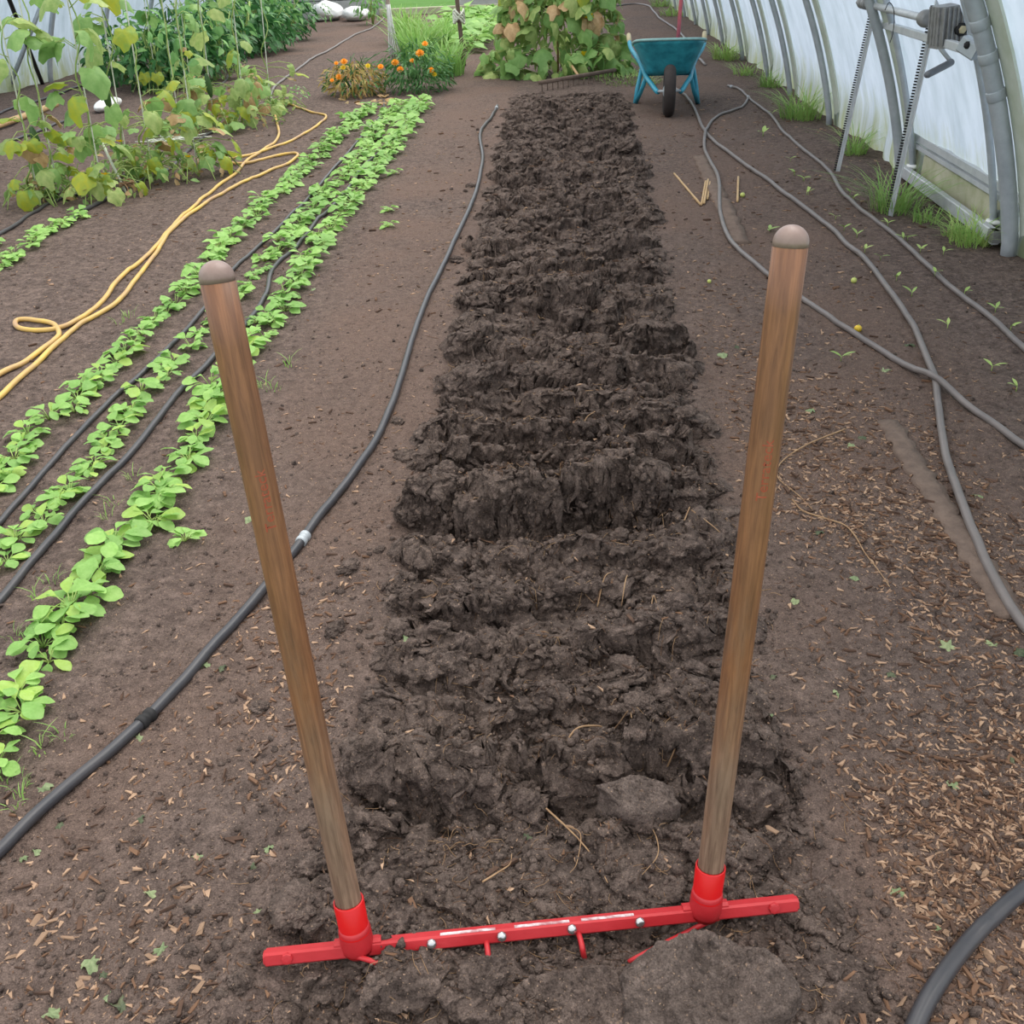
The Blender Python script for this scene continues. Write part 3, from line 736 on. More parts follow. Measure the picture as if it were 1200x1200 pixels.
# fine root fibres all over the forked soil
n = 2600
y = rand_y(n, 0.6, 6.5, 0.5); x = bed_cx(y) + rng.normal(0, 0.5, n) * bed_hw(y)
L = 0.015 + 0.05 * rng.random(n) ** 2; a = rng.random(n) * 6.28; bend = rng.normal(0, 0.8, n)
z0 = surf(x, y)
st = np.linspace(-0.5, 0.5, 5)[None]
px = x[:, None] + L[:, None] * st * np.cos(a[:, None] + bend[:, None] * st); py = y[:, None] + L[:, None] * st * np.sin(a[:, None] + bend[:, None] * st)
pz = surf(px.ravel(), py.ravel()).reshape(px.shape) + 0.002
wd = (0.00035 + 0.00018 * y)[:, None]
V = np.zeros((n, 5, 3, 3)); base_ = np.stack([px, py, pz], -1)
for j, (ox, oz) in enumerate(((-1, 0), (1, 0), (0, 1.6))):
    V[:, :, j, :] = base_; V[:, :, j, 0] += ox * wd * np.sin(a)[:, None]; V[:, :, j, 1] -= ox * wd * np.cos(a)[:, None]; V[:, :, j, 2] += oz * wd
ff = []
for s_ in range(4):
    for j in range(3):
        j2 = (j + 1) % 3; ff.append((s_ * 3 + j, s_ * 3 + j2, s_ * 3 + 3 + j2, s_ * 3 + 3 + j))
F = (np.array(ff)[None] + (np.arange(n) * 15)[:, None, None]).reshape(-1, 4)
o = link('root_fibres', mesh('root_fibres', V.reshape(-1, 3), F, [MT['root'], MT['chip2'], MT['shred']], np.repeat(rng.integers(0, 3, n), 12)), bed)
tag(o, kind='stuff')

def root_thing(pts, r, label, name='root_strand', group=None, lift=0.006, arch_=0.0):
    q = []
    for i, (a, b) in enumerate(pts):
        u = i / (len(pts) - 1); g = S(P(a, b)); q.append(g + Vector((0, 0, lift + arch_ * math.sin(math.pi * u))))
    q = spline(q, 6); c = q[0].copy(); nn = len(q)
    v, f = tube([p_ - c for p_ in q], [r * (1 - 0.6 * k / nn) for k in range(nn)], 6)
    o = link(name, mesh(name, v, f, [MT['root']]), loc=c)
    return tag(o, label, 'root', group)

root_thing([(990, 505), (945, 525), (915, 545), (912, 562), (935, 580), (952, 598)], .0026, 'thin pale dry runner curving over chips beside the readable handle')
root_thing([(928, 590), (940, 605), (965, 611), (990, 617), (1003, 632), (1012, 652), (1030, 673), (1042, 690)], .0026, 'long pale dry runner trailing down the chip-covered path')
root_thing([(658, 905), (675, 882), (700, 868), (718, 866), (735, 878), (738, 898)], .0022, 'arching pale root sticking out of the soil between the handles', arch_=0.02)
root_thing([(640, 962), (662, 975), (682, 1000), (700, 1015), (712, 1040)], .0020, 'branching root hanging down a clod just behind the crossbar')
root_thing([(662, 975), (680, 990), (676, 1020), (668, 1032)], .0012, 'short side root below the branching root behind the crossbar')
root_thing([(566, 1045), (585, 1035), (598, 1022), (600, 1008)], .0018, 'short curved pale root lying behind the crossbar near its worn-print handle')
root_thing([(755, 970), (768, 990), (770, 1010), (752, 1035)], .0014, 'thin root curling in the dark soil beside the readable handle base')
root_thing([(780, 910), (800, 906), (822, 915)], .0018, 'pale root poking out behind the readable handle')
root_thing([(682, 528), (686, 510), (700, 502)], .0022, 'pale root bent over a slab edge in the middle of the strip')
root_thing([(718, 538), (730, 522), (738, 508)], .0024, 'pale root standing up from a slab edge beside another bent root')
root_thing([(735, 690), (732, 705), (728, 720)], .0018, 'short pale root upright in broken soil between the handles')
root_thing([(700, 712), (708, 695), (718, 685)], .0018, 'slanting pale root in broken soil between the handles')
root_thing([(800, 640), (806, 625), (800, 610), (780, 620)], .0018, 'tuft of pale root on the slab below the deepest furrow')
root_thing([(808, 630), (835, 645), (858, 653)], .0016, 'pale root running from the root tuft towards the readable handle')
root_thing([(762, 735), (765, 720), (770, 745)], .0014, 'hooked fine root in soil beside the readable handle')

# ------------------------------------------------------------------ single clods
def clod_mesh(seed, sub=3, flat=0.7):
    V, F = ico(sub); r_ = np.random.default_rng(seed); o = r_.random(3) * 20
    d = 1 + 0.38 * fbm(V[:, 0] * 1.4 + o[0] + V[:, 2], V[:, 1] * 1.4 + o[1] - V[:, 2], seed, 3) + 0.20 * fbm(V[:, 0] * 4 + V[:, 2] * 2, V[:, 1] * 4 + V[:, 2] * 3, seed + 9, 3)
    V = V * d[:, None]
    k = (clods(V[:, 0] + o[0], V[:, 1] + V[:, 2] * .5, 5.0, seed + 31, .15, .5) + clods(V[:, 1] + o[1], V[:, 2] - V[:, 0] * .4, 5.5, seed + 35, .15, .5)) * .75
    k += (clods(V[:, 0] - V[:, 2] * .6, V[:, 1] + o[2], 12.0, seed + 39, .15, .5) + clods(V[:, 2] + o[0], V[:, 1] - V[:, 0] * .5, 12.0, seed + 43, .15, .5)) * .8 + .05 * fbm(V[:, 0] * 11 + V[:, 2] * 5, V[:, 1] * 11 - V[:, 2] * 7, seed + 3, 3)
    V = V * (1 + k)[:, None] * (.85, .85, flat * .85); return V, F
cm = []
for j in range(8):
    V, F = clod_mesh(700 + j, 5, 0.55 + 0.05 * j); cm.append(mesh('soil_clod', V, F, [MT['clod']]))
def clod(px, py, wpx, label=None, group=None, j=0, mat=None, sz=1.0):
    g = S(P(px, py)); dep = (g - cam.location).dot(F0); r = wpx * dep / FPX / 2
    o = link('soil_clod', cm[j % 8]); o.location = g + Vector((0, 0, r * 0.12)); o.scale = (r, r * 0.85, r * 0.8 * sz); o.rotation_euler = (0, 0, j * 1.3)
    return tag(o, label, 'clod', group)
clod(410, 672, 30, 'dark crumbly clod lying alone at the forked strip edge near the worn-print handle', None, 1)
clod(305, 832, 26, 'dark clod on the chip-strewn path outside the worn-print handle', None, 2)
clod(736, 184, 34, 'dark fibrous clod rolled onto the path near the wheelbarrow', None, 3)
clod(614, 735, 52, 'squarish lighter clod in the middle of the strip between both handles', None, 4)
clod(566, 1160, 60, 'rounded clod in front of the crossbar below a tine', None, 5)
clod(348, 1075, 74, 'broad flat clod against the foot of the worn-print handle', None, 6, sz=.7)
clod(750, 940, 90, 'wide pale-crusted clod close beside the readable handle', None, 7, sz=.7)
clod(830, 1000, 40, 'small clod behind the readable handle foot', None, 0)
for i in range(70):
    yy = float(rand_y(1, 0.75, 7.5, 0.8)[0]); xx = bed_cx(yy) + random.uniform(-1.15, 1.15) * bed_hw(yy); g = S((xx, yy))
    if yy < 1.0 and abs(xx) < .36 or yy < 1.15 and xx > .42: continue
    r = random.uniform(0.012, 0.034) * (1 + .05 * yy)
    o = link('soil_clod', cm[i % 8]); o.location = g + Vector((0, 0, r * .15)); o.scale = (r, r * .85, r * .75); o.rotation_euler = (random.uniform(-.4, .4), 0, random.uniform(0, 6))
    lf_ = xx < bed_cx(yy); bd_ = 'strip near the broadfork' if yy < 1.6 else 'strip around the deepest furrow' if yy < 2.8 else 'far half of the strip'
    tag(o, 'small loose dark clod on the %s, %s side' % (bd_, 'long hose' if lf_ else 'wide path'), 'clod', 'loose clods %s, %s side' % (bd_, 'hose' if lf_ else 'path'))
# the big flat slab in front of the crossbar, in the lower corner of the bed
def slab(pxs, hgt, label, mat, seed, zb=-0.01):
    g = [P(a, b, hgt) for a, b in pxs]; c = sum(g, Vector()) / len(g); c.z = 0
    n = 46; V = []; idx = {}; F = []
    xs = [q.x for q in g]; ys = [q.y for q in g]
    ring = []
    pl = [Vector((q.x, q.y)) for q in spline(g + [g[0]], 26)[:-1]]
    rings = 64; m = len(pl); cc = Vector((c.x, c.y))
    for k in range(rings + 1):
        u = k / rings
        for q in pl:
            e = 1.0 if u < 0.7 else 1.0
            s_ = min(1.0, u / 0.72); w_ = q - cc
            pnt = cc + w_ * s_
            if u > 0.72: pnt = cc + w_ * (1.0 + 0.06 * math.sin((u - .72) / .28 * 3.1))
            z = hgt if u <= 0.72 else hgt + (zb - hgt) * ((u - 0.72) / 0.28)
            V.append((pnt.x, pnt.y, z))
    V = np.array(V); top = V[:, 2] > zb + 0.6 * (hgt - zb)
    X_, Y_ = V[:, 0].copy(), V[:, 1].copy()
    V[:, 2] += 0.014 * fbm(X_ * 9, Y_ * 9, seed, 3) + 0.006 * fbm(X_ * 40, Y_ * 40, seed + 4, 3) + 0.9 * clods(X_, Y_, 55, seed + 20, .1, .5) + 0.8 * clods(X_, Y_, 120, seed + 24, .1, .5) + 0.16 * (Y_ - c.y) * (hgt > .04)
    V[:, 0] += 0.013 * fbm(Y_ * 22 + V[:, 2] * 25, X_ * 16, seed + 8, 4); V[:, 1] += 0.013 * fbm(X_ * 22 + V[:, 2] * 25, Y_ * 16, seed + 12, 4)
    for k in range(rings):
        for j in range(m):
            j2 = (j + 1) % m; F.append((k * m + j, k * m + j2, (k + 1) * m + j2, (k + 1) * m + j))
    V -= np.array(c)
    o = link('soil_slab', mesh('soil_slab', V, np.array(F), [mat]), loc=c)
    return tag(o, label, 'clod')
slab([(735, 1142), (760, 1112), (830, 1098), (895, 1118), (930, 1150), (925, 1180), (870, 1200), (790, 1215), (735, 1190)], 0.05, 'large flat greyish soil slab in front of the crossbar under the readable handle', MT['crust'], 900)
slab([(600, 1155), (650, 1140), (722, 1135), (728, 1180), (720, 1215), (600, 1215)], 0.028, 'dark soil slab lying beside the large greyish slab in front of the crossbar', MT['bed'], 930)
slab([(700, 922), (735, 912), (785, 920), (790, 940), (740, 948)], 0.062, 'small pale-topped slab levered up between the handles, nearer the readable one', MT['crust'], 950)

# ------------------------------------------------------------------ hoses
def hose(name, px, r, mat, label, cat='hose', lift=0.6, joints=(), group=None, per=7, over=()):
    q = []
    for p_ in px:
        q.append(P(p_[0], p_[1]) if len(p_) == 2 else Vector(p_[2:]))
    q = spline(q, per)
    xs = np.array([p_.x for p_ in q]); ys = np.array([p_.y for p_ in q])
    zs = floor_z(xs, ys, False) + r * lift + 0.004
    inb = np.abs(xs - bed_cx(ys)) < 1.3 * bed_hw(ys)
    zs = np.where(inb, np.maximum(zs, surf(xs, ys) + r * lift), zs)
    for _ in range(3): zs[1:-1] = np.maximum(zs[1:-1], (zs[:-2] + zs[2:]) / 2 - 0.002)
    for o_ in over:                                                       # where it climbs over another hose
        g = P(*o_); zs = np.maximum(zs, floor_z(xs, ys, False) + r * lift + .004 + 2.1 * r * np.exp(-(((xs - g.x) ** 2 + (ys - g.y) ** 2) / (0.11 * (1 + .06 * g.y)) ** 2)))
    q = [Vector((a, b, c)) for a, b, c in zip(xs, ys, zs)]
    c = q[len(q) // 2].copy(); c.z = 0
    v, f = tube([p_ - c for p_ in q], r, 10)
    o = tag(link(name, mesh(name, v, f, [mat]), loc=c), label, cat, group)
    for (jx, jy) in joints:
        g = P(jx, jy); i = min(range(1, len(q) - 1), key=lambda k: (q[k].xy - g.xy).length)
        d = (q[i + 1] - q[i - 1]).normalized()
        v, f = lathe([(r * 1.02, -r * 1.6), (r * 1.3, -r * 1.5), (r * 1.3, -r * .5), (r * 1.12, -r * .4), (r * 1.12, r * .4), (r * 1.3, r * .5), (r * 1.3, r * 1.5), (r * 1.02, r * 1.6)], 12, q[i] - c, d)
        k = link('hose_joint', mesh('hose_joint', v, f, [MT['steel' if jy < 660 else 'black']]), o); k['label'] = 'ring-shaped hose joint'
    return o, q
hose('irrigation_hose', [(-120, 1090), (-50, 1042), (0, 1005), (60, 945), (150, 870), (230, 790), (320, 685), (380, 605), (430, 540), (465, 470), (485, 400), (505, 345), (535, 285), (558, 230), (566, 190), (563, 160), (575, 142), (583, 128)], .0112, MT['hose'],
     'long black irrigation hose running between salad rows and forked strip', joints=[(356, 636), (163, 850), (583, 130)])
hose('irrigation_hose', [(-110, 800), (-50, 758), (0, 713), (33, 672), (60, 640), (92, 600), (127, 562), (167, 520), (213, 462), (253, 420), (290, 380), (313, 347), (320, 317), (347, 290), (373, 260), (410, 222), (425, 197), (450, 175), (472, 150), (486, 124)], .0100, MT['hose'],
     'black drip hose between the middle salad row and the one nearest the path')
hose('irrigation_hose', [(-90, 690), (-40, 650), (0, 615), (13, 600), (67, 540), (133, 470), (193, 417), (240, 367), (273, 320), (293, 300), (333, 263), (363, 233), (395, 195), (435, 150), (449, 135), (450, 120)], .0085, MT['hose'],
     'black drip hose between the two salad rows nearest the yellow hose')
hose('irrigation_hose', [(-90, 325), (-40, 298), (0, 277), (40, 252), (67, 236), (110, 222), (150, 205)], .0095, MT['hose'], 'black hose running under the nearest cucumber vine past short seedling rows')
hose('irrigation_hose', [(80, 268), (103, 247), (133, 231), (170, 210), (200, 198), (235, 165), (262, 150)], .0115, MT['hose'], 'short dark hose emerging at the end of the short seedling row')
hose('irrigation_hose', [(-60, 205), (0, 172), (37, 158), (75, 145)], .0105, MT['hose'], 'black hose behind the vines, nearer the cucumbers than the pale pole')
hose('irrigation_hose', [(-50, 156), (0, 134), (40, 121), (77, 108), (130, 92), (180, 75), (250, 100), (270, 86)], .011, MT['hose'], 'black hose nearest the braced film wall')
hose('irrigation_hose', [(318, 118), (319, 108), (330, 96), (353, 80), (365, 70), (387, 59), (412, 44), (435, 34), (448, 24), (455, 15)], .0125, MT['hose_dusty'], 'grey hose winding up the empty bed behind the marigolds')
hose('irrigation_hose', [(1042, 1330), (1056, 1250), (1075, 1200), (1095, 1165), (1130, 1115), (1165, 1078), (1200, 1047), (1250, 1010), (1330, 968), (1450, 925), (1650, 880)], .0125, MT['hose'], 'thick black hose crossing the chip-covered corner past the crossbar end')
hose('irrigation_hose', [(877, 115), (872, 123), (862, 129), (840, 138), (829, 150), (825, 172), (832, 190), (842, 212), (844, 253), (859, 286), (899, 323), (940, 351), (980, 380), (1031, 411), (1079, 444), (1127, 475), (1200, 528), (1290, 590), (1480, 722), (1760, 900)], .0105, MT['hose_dusty'],
     'grey dusty hose passing directly behind the readable handle top', over=[(1094, 455), (827, 158)])
hose('irrigation_hose', [(780, 98), (793, 107), (810, 122), (822, 148), (834, 165), (855, 181), (892, 209), (932, 240), (965, 262), (998, 294), (1024, 323), (1053, 360), (1072, 389), (1085, 420), (1095, 451), (1100, 492), (1108, 539), (1127, 598), (1143, 640), (1163, 683), (1200, 737), (1260, 810), (1340, 905), (1450, 1020), (1600, 1150)], .0112, MT['hose_dusty'],
     'grey hose from under the wheelbarrow curving down along the buried plank', lift=.9)
hose('irrigation_hose', [(853, 102), (867, 106), (877, 115), (903, 136), (918, 156), (945, 180), (969, 200), (987, 227), (1014, 252), (1050, 279), (1092, 320), (1163, 378), (1200, 413), (1270, 470), (1420, 590), (1680, 790)], .0105, MT['hose_dusty'],
     'grey hose across the bare bed nearest the toothed vent bars', joints=[(856, 103), (877, 115)])
hose('irrigation_hose', [(700, 10), (724, 7), (745, 5), (760, 8), (767, 15), (773, 22), (785, 30), (798, 40), (808, 56), (816, 68), (827, 78)], .014, MT['hose_dusty'], 'grey hose lying behind the wheelbarrow')
hose('garden_hose', [(-60, 488), (-30, 466), (0, 443), (33, 425), (63, 402), (70, 393), (64, 384), (45, 380), (24, 379), (19, 383), (24, 388), (40, 390), (66, 388), (88, 381), (118, 358), (143, 328), (180, 294), (207, 264), (233, 240), (257, 219), (277, 203), (293, 186), (318, 172), (327, 160), (325, 146), (322, 132), (326, 125), (337, 124), (352, 129), (367, 134), (382, 137), (376, 146), (350, 163), (320, 175), (293, 182), (264, 189), (263, 192), (293, 192), (320, 184), (346, 181), (346, 187), (317, 201), (283, 217), (255, 233), (233, 247), (202, 272), (180, 303), (160, 331), (137, 358), (100, 380), (70, 404), (33, 438), (0, 467), (-50, 510)],
     .0098, MT['yellow'], 'yellow garden hose lying doubled with a loop on the bare bed', per=8)

# pale pole on the ground beyond the cucumbers
a, b = P(-40, 162, .03), P(66, 122, .03); c = (a + b) / 2
v, f = tube([q - c for q in spline([a, (a * 2 + b) / 3 + Vector((0, 0, .004)), (a + b * 2) / 3, b], 4)], 0.028, 8)
tag(link('wooden_pole', mesh('wooden_pole', v, f, [MT['stick']]), loc=c), 'pale wooden pole lying on the ground between two black hoses', 'pole')

# half-buried plank along the path, showing in two places
def plank(pa, pb, wdt, label):
    a, b = P(*pa, .0), P(*pb, .0); c = (a + b) / 2; n = 40; V = []; t = (b - a); s = Vector((t.y, -t.x, 0)).normalized()
    for i in range(n + 1):
        q = a + t * (i / n); wob = 0.006 * math.sin(i * 1.7) + 0.004 * math.sin(i * 3.9)
        zc = float(floor_z(np.array([q.x]), np.array([q.y]), False)[0]) + 0.009
        for j, (o_, dz) in enumerate(((-1, -.02), (-1, 0), (-.3, .003), (.4, .002), (1, -.001), (1, -.02))):
            V.append(q + s * (o_ * wdt / 2 + wob) + Vector((0, 0, zc + dz)) - c)
    F = [(i * 6 + j, i * 6 + j + 1, i * 6 + 7 + j, i * 6 + 6 + j) for i in range(n) for j in range(5)]
    F += [tuple(range(5, -1, -1)), tuple(n * 6 + j for j in range(6))]
    return tag(link('buried_plank', mesh('buried_plank', V, F, [MT['plank']]), loc=c), label, 'plank')
plank((1040, 495), (1185, 722), 0.062, 'weathered plank edge showing flush in soil beside the curving grey hose')
plank((820, 183), (868, 284), 0.085, 'faint half-buried board end near the bamboo sticks')

# bamboo sticks
def stick(pa, pb, r, label, za=.008, zb=.008):
    a, b = S(P(*pa), za), S(P(*pb), zb); c = (a + b) / 2
    n_ = 6; v, f = tube([a + (b - a) * (k / n_) + Vector((0, 0, .001 * (k % 2))) - c for k in range(n_ + 1)], [r * (1 + .12 * (k % 2)) for k in range(n_ + 1)], 7)
    tag(link('bamboo_stick', mesh('bamboo_stick', v, f, [MT['stick']]), loc=c), label, 'stick')
stick((790, 203), (821, 240), .006, 'longest bamboo stick lying slantwise on the path behind the forked strip')
stick((822, 241), (827, 213), .006, 'bamboo stick in the small bundle, first from the slanting long stick')
stick((825, 240), (830, 210), .006, 'bamboo stick in the middle of the small bundle on the path')
stick((829, 234), (832, 214), .005, 'short outer bamboo stick of the small bundle, next to the grey hose')
stick((864, 238), (865, 210), .006, 'lone upright-lying bamboo stick between two grey hoses')

# small round fruits
def fruit(px, py, dpx, mat, label):
    g = S(P(px, py)); dep = (g - cam.location).dot(F0); r = dpx * dep / FPX / 2
    prof = [(r * .12, -r * .93)] + [(r * math.cos(a), r * .96 * math.sin(a)) for a in np.linspace(-1.2, 1.2, 9)] + [(r * .3, r * .86), (r * .1, r * .80)]
    o = tag(link('round_fruit', mesh('round_fruit', *lathe(prof, 12), [mat]), loc=g + Vector((0, 0, r * .8))), label, 'fruit')
    v, f = tube([(0, 0, r * .78), (r * .05, 0, r * 1.05), (r * .2, 0, r * 1.2)], r * .09, 5)
    link('stalk', mesh('stalk', v, f, [MT['stem']]), o)
fruit(1005, 388, 9, MT['fruit_y'], 'small yellow round fruit touching the hose behind the readable handle')
fruit(1000, 333, 7, MT['fruit_g'], 'small pale green round fruit between two grey hoses')
fruit(870, 231, 6, MT['fruit_g'], 'tiny pale green fruit beside the lone bamboo stick')
fruit(831, 332, 5, MT['fruit_g'], 'tiny pale fruit on the path by the forked strip edge')

# ------------------------------------------------------------------ leaves and plants
def blade(L, W, nu=6, nv=4, droop=0.25, cup=0.15, shape=lambda t: math.sin(math.pi * t ** 1.25) ** 0.75, petiole=0.0, wave=0.0):
    """a leaf along +Y from its stalk, with a folded midrib and a drooping tip"""
    V, F = [], []
    for i in range(nu + 1):
        t = i / nu; wd = W / 2 * max(shape(min(max(t, 0.015), 0.985)), 0.04); y = petiole + L * t
        for j in range(nv + 1):
            s = j / nv * 2 - 1
            V.append((s * wd, y, -droop * L * t * t + cup * abs(s) * wd + wave * L * math.sin(i * 2.1 + (1 if s > 0 else 0)) * abs(s)))
    for i in range(nu):
        for j in range(nv):
            a = i * (nv + 1) + j; F.append((a, a + 1, a + nv + 2, a + nv + 1))
    return V, F

def lobed(r, lobes=5, depth=0.22, n=20, wave=0.05, seed=0, notch=0.55, droop=0.2):
    """a rounded lobed leaf attached at its notch (origin), pointing along +Y"""
    rr = random.Random(seed); V = [(0, 0, 0)]; F = []
    for ring in (0.5, 1.0):
        for k in range(n):
            a = 2 * math.pi * (k + .5) / n                                # 0 = towards the tip
            R = 1 - depth * abs(math.sin(a * lobes / 2)) ** 1.5
            R *= (1 - notch * max(0, math.cos(a - math.pi)) ** 10) * (1.08 + 0.25 * max(0, math.cos(a)) ** 3)
            R *= r * ring * (1 + rr.uniform(-.05, .05))
            x, y = R * math.sin(a), R * math.cos(a) + r * .45
            V.append((x, y, r * (wave * math.sin(a * 5 + seed) * ring - droop * (x * x + (y - r * .3) ** 2) / (r * r) + rr.uniform(-.02, .02))))
    V[0] = (0, r * .35, r * .03)
    for k in range(n):
        k2 = (k + 1) % n; F += [(0, 1 + k2, 1 + k), (1 + k, 1 + k2, 1 + n + k2, 1 + n + k)]
    return V, F

def RM(az, el, roll=0.0, s=1.0, at=(0, 0, 0)):
    """leaf placed at a point: azimuth, elevation of its axis, roll"""
    return Matrix.Translation(at) @ Matrix.Rotation(az, 4, 'Z') @ Matrix.Rotation(el, 4, 'X') @ Matrix.Rotation(roll, 4, 'Y') @ Matrix.Scale(s, 4)

def xf(vf, M):
    return [M @ Vector(v) for v in vf[0]], vf[1]

# ---- salad seedlings
obov = lambda t: math.sin(math.pi * (t ** 1.45)) ** 0.62
SAL = [mesh('leaf', *blade(.036 + .003 * j, .030 + .003 * (j % 3), 6, 4, 0.25 + .1 * (j % 2), 0.18, obov, wave=0.02), [MT['salad' if j != 4 else 'salad2']]) for j in range(6)]
def seedling_layout(rr, n, size):
    out_ = []
    for k in range(n):
        az = k * 2.4 + rr.uniform(-.4, .4); pl = rr.uniform(.012, .040) * size; el = rr.uniform(0.55, 1.2)
        p = Vector((0, 0, .004)); d = Vector((-math.sin(az) * math.cos(el), math.cos(az) * math.cos(el), math.sin(el)))
        out_.append((az, el * rr.uniform(-.1, .55), rr.uniform(-.5, .5), size * rr.uniform(.75, 1.15), p + d * pl, p))
    return out_
SEED_NEAR, SEED_FAR = [], []
for j in range(8):
    rr = random.Random(60 + j); lay = seedling_layout(rr, 10 + j % 4, 1.08)
    stems = join([tube([p, (p + q) / 2 + Vector((0, 0, .003)), q], [.0016, .0013, .0011], 5) for (_, _, _, _, q, p) in lay])
    SEED_NEAR.append((mesh('salad_seedling', stems[0], stems[1], [MT['stem']]), lay))
for j in range(8):
    rr = random.Random(160 + j); lay = seedling_layout(rr, 12, 1.08)
    sh = [tube([p, q], [.0016, .0011], 3) + (1,) for (_, _, _, _, q, p) in lay]
    for k, (az, el, ro, s, q, p) in enumerate(lay):
        sh.append(xf(blade(.038, .033, 3, 2, .3, .18, obov), RM(az, el, ro, s, q)) + (0,))
    a = join(sh); SEED_FAR.append(mesh('salad_seedling', a[0], a[1], [MT['salad'], MT['stem']], a[2]))

def seedling_row(px, step, rowname, gap=0.12, near=3.4, wid=0.03, size=1.0, sizes=None, label_end=None):
    q = spline([P(a, b) for a, b in px], 12); d = [0.0]
    for i in range(1, len(q)): d.append(d[-1] + (q[i] - q[i - 1]).length)
    s = 0.0; k = 0; rr = random.Random(hash(px[0]) & 0xffff)
    while s < d[-1]:
        i = max(1, next((i for i in range(len(d)) if d[i] >= s), len(d) - 1)); u = (s - d[i - 1]) / max(1e-6, d[i] - d[i - 1])
        c = q[i - 1].lerp(q[i], u); c.x += rr.gauss(0, wid * .5); c.y += rr.gauss(0, wid * .4)
        s += step * rr.uniform(.7, 1.35) * (1 + .13 * max(0, c.y - 2))
        if rr.random() < gap: s += step * rr.uniform(0.3, 1.0)
        dist = c.y; grow = 1 + .11 * max(0, dist - 2); c.x += rr.gauss(0, wid * .5 * (grow - .6)); c = S(c, -0.003); sz = size * rr.uniform(.78, 1.2) * grow
        band = 'nearest stretch' if dist < 2.6 else 'middle stretch' if dist < 5.2 else 'far stretch'
        lab = 'salad seedling in %s of %s' % (band, rowname)
        if k == 0 and label_end: lab = label_end
        if dist < near:
            me_, lay = SEED_NEAR[k % 8]; o = link('salad_seedling', me_)
            for m, (az, el, ro, ss, qq, p) in enumerate(lay):
                link('leaf', SAL[(k + m) % 6] if rr.random() > .03 else SAL[4], o, mat=RM(az, el, ro, ss, qq))
        else:
            o = link('salad_seedling', SEED_FAR[k % 8])
        o.location = c; o.rotation_euler = (0, 0, rr.uniform(0, 6.28)); o.scale = (sz, sz, sz * rr.uniform(.85, 1.1))
        tag(o, lab, 'seedling', None if (k == 0 and label_end) else '%s, %s' % (rowname, band)); k += 1
    return k
nplants = 0
nplants += seedling_row([(-25, 905), (20, 842), (60, 775), (110, 690), (165, 620), (205, 560), (230, 520), (262, 462), (305, 395), (345, 335), (378, 285), (410, 240), (440, 200), (470, 160), (496, 122)], .064, 'salad row nearest the path hose', label_end='big-leaved salad seedling nearest the camera at the path-side row end')
nplants += seedling_row([(-40, 690), (15, 648), (65, 592), (110, 545), (145, 500), (185, 455), (225, 412), (262, 372), (310, 310), (355, 262), (395, 215), (430, 172), (470, 122)], .062, 'middle salad row between two drip hoses', gap=.2, size=.85)
nplants += seedling_row([(-45, 612), (10, 560), (50, 510), (110, 450), (165, 402), (215, 350), (262, 292), (300, 255), (345, 212), (385, 172), (435, 128)], .062, 'salad row nearest the yellow hose', gap=.12, size=.9)
nplants += seedling_row([(-60, 345), (-10, 322), (20, 302), (55, 276), (96, 252)], .055, 'short seedling row beside the cucumber vines', gap=.1, size=.8, near=1)
nplants += seedling_row([(-60, 322), (-20, 300), (8, 283)], .055, 'stub of seedlings under the leftmost cucumber vine', gap=.1, size=.75, near=1)
# a few loose seedlings on the path
for (px, py, lab) in ((455, 250, 'pair of stray seedlings on the path beside the far salad row'), (300, 380, 'stray seedling behind the worn-print handle'), (462, 205, 'pale stray seedling at the far salad row edge'), (455, 268, 'drooping stray seedling next to a pair on the path'), (218, 637, 'three-leaved stray seedling at the path side of the near salad clump')):
    o = link('salad_seedling', SEED_FAR[3]); o.location = S(P(px, py)); o.scale = (.8,) * 3; tag(o, lab, 'seedling')

# ---- two-leaved seedlings of the bare bed by the film wall
tw = []
for j in range(4):
    rr = random.Random(j); a = [tube([(0, 0, 0), (0, 0, .018)], [.0016, .0012], 4) + (1,)]
    for k in range(2 + j % 2):
        a.append(xf(blade(.040, .013, 4, 2, .25, .3, lambda t: math.sin(math.pi * t) ** .8), RM(k * 2.6 + rr.uniform(-.5, .5), rr.uniform(.3, .8), 0, rr.uniform(.8, 1.2), (0, 0, .016))) + (0,))
    a = join(a); tw.append(mesh('sprout', a[0], a[1], [MT['stem'], MT['stem']], a[2]))
for i, (a, b) in enumerate([(931, 207), (942, 213), (945, 230), (926, 190), (930, 206), (941, 212), (947, 229), (1000, 235), (979, 257), (989, 270), (1004, 278), (1013, 297), (1031, 308), (1050, 330), (1068, 348), (1078, 297), (1063, 283), (1095, 325), (1110, 385), (1166, 366), (1184, 387), (1162, 433), (1190, 461), (1058, 282), (1130, 345), (985, 425), (996, 228), (1040, 265), (1105, 300), (905, 135)]):
    o = link('sprout', tw[i % 4]); o.location = S(P(a, b)); o.rotation_euler = (0, 0, i * 1.7); o.scale = (1.1, 1.1, 1.0)
    tag(o, 'tiny pale two-leaved sprout in the bare bed along the film wall', 'sprout', 'tiny sprouts of the bare bed')
o = link('sprout', tw[1]); o.location = S(P(894, 160)); o.scale = (2, 2, 1.6); tag(o, 'bigger leafy sprout in the bare bed near the hose junction', 'sprout')
o = link('sprout', tw[3]); o.location = S(P(902, 270)); o.scale = (1.5, 1.5, .7); tag(o, 'yellowish sprout just behind the readable handle top', 'sprout')

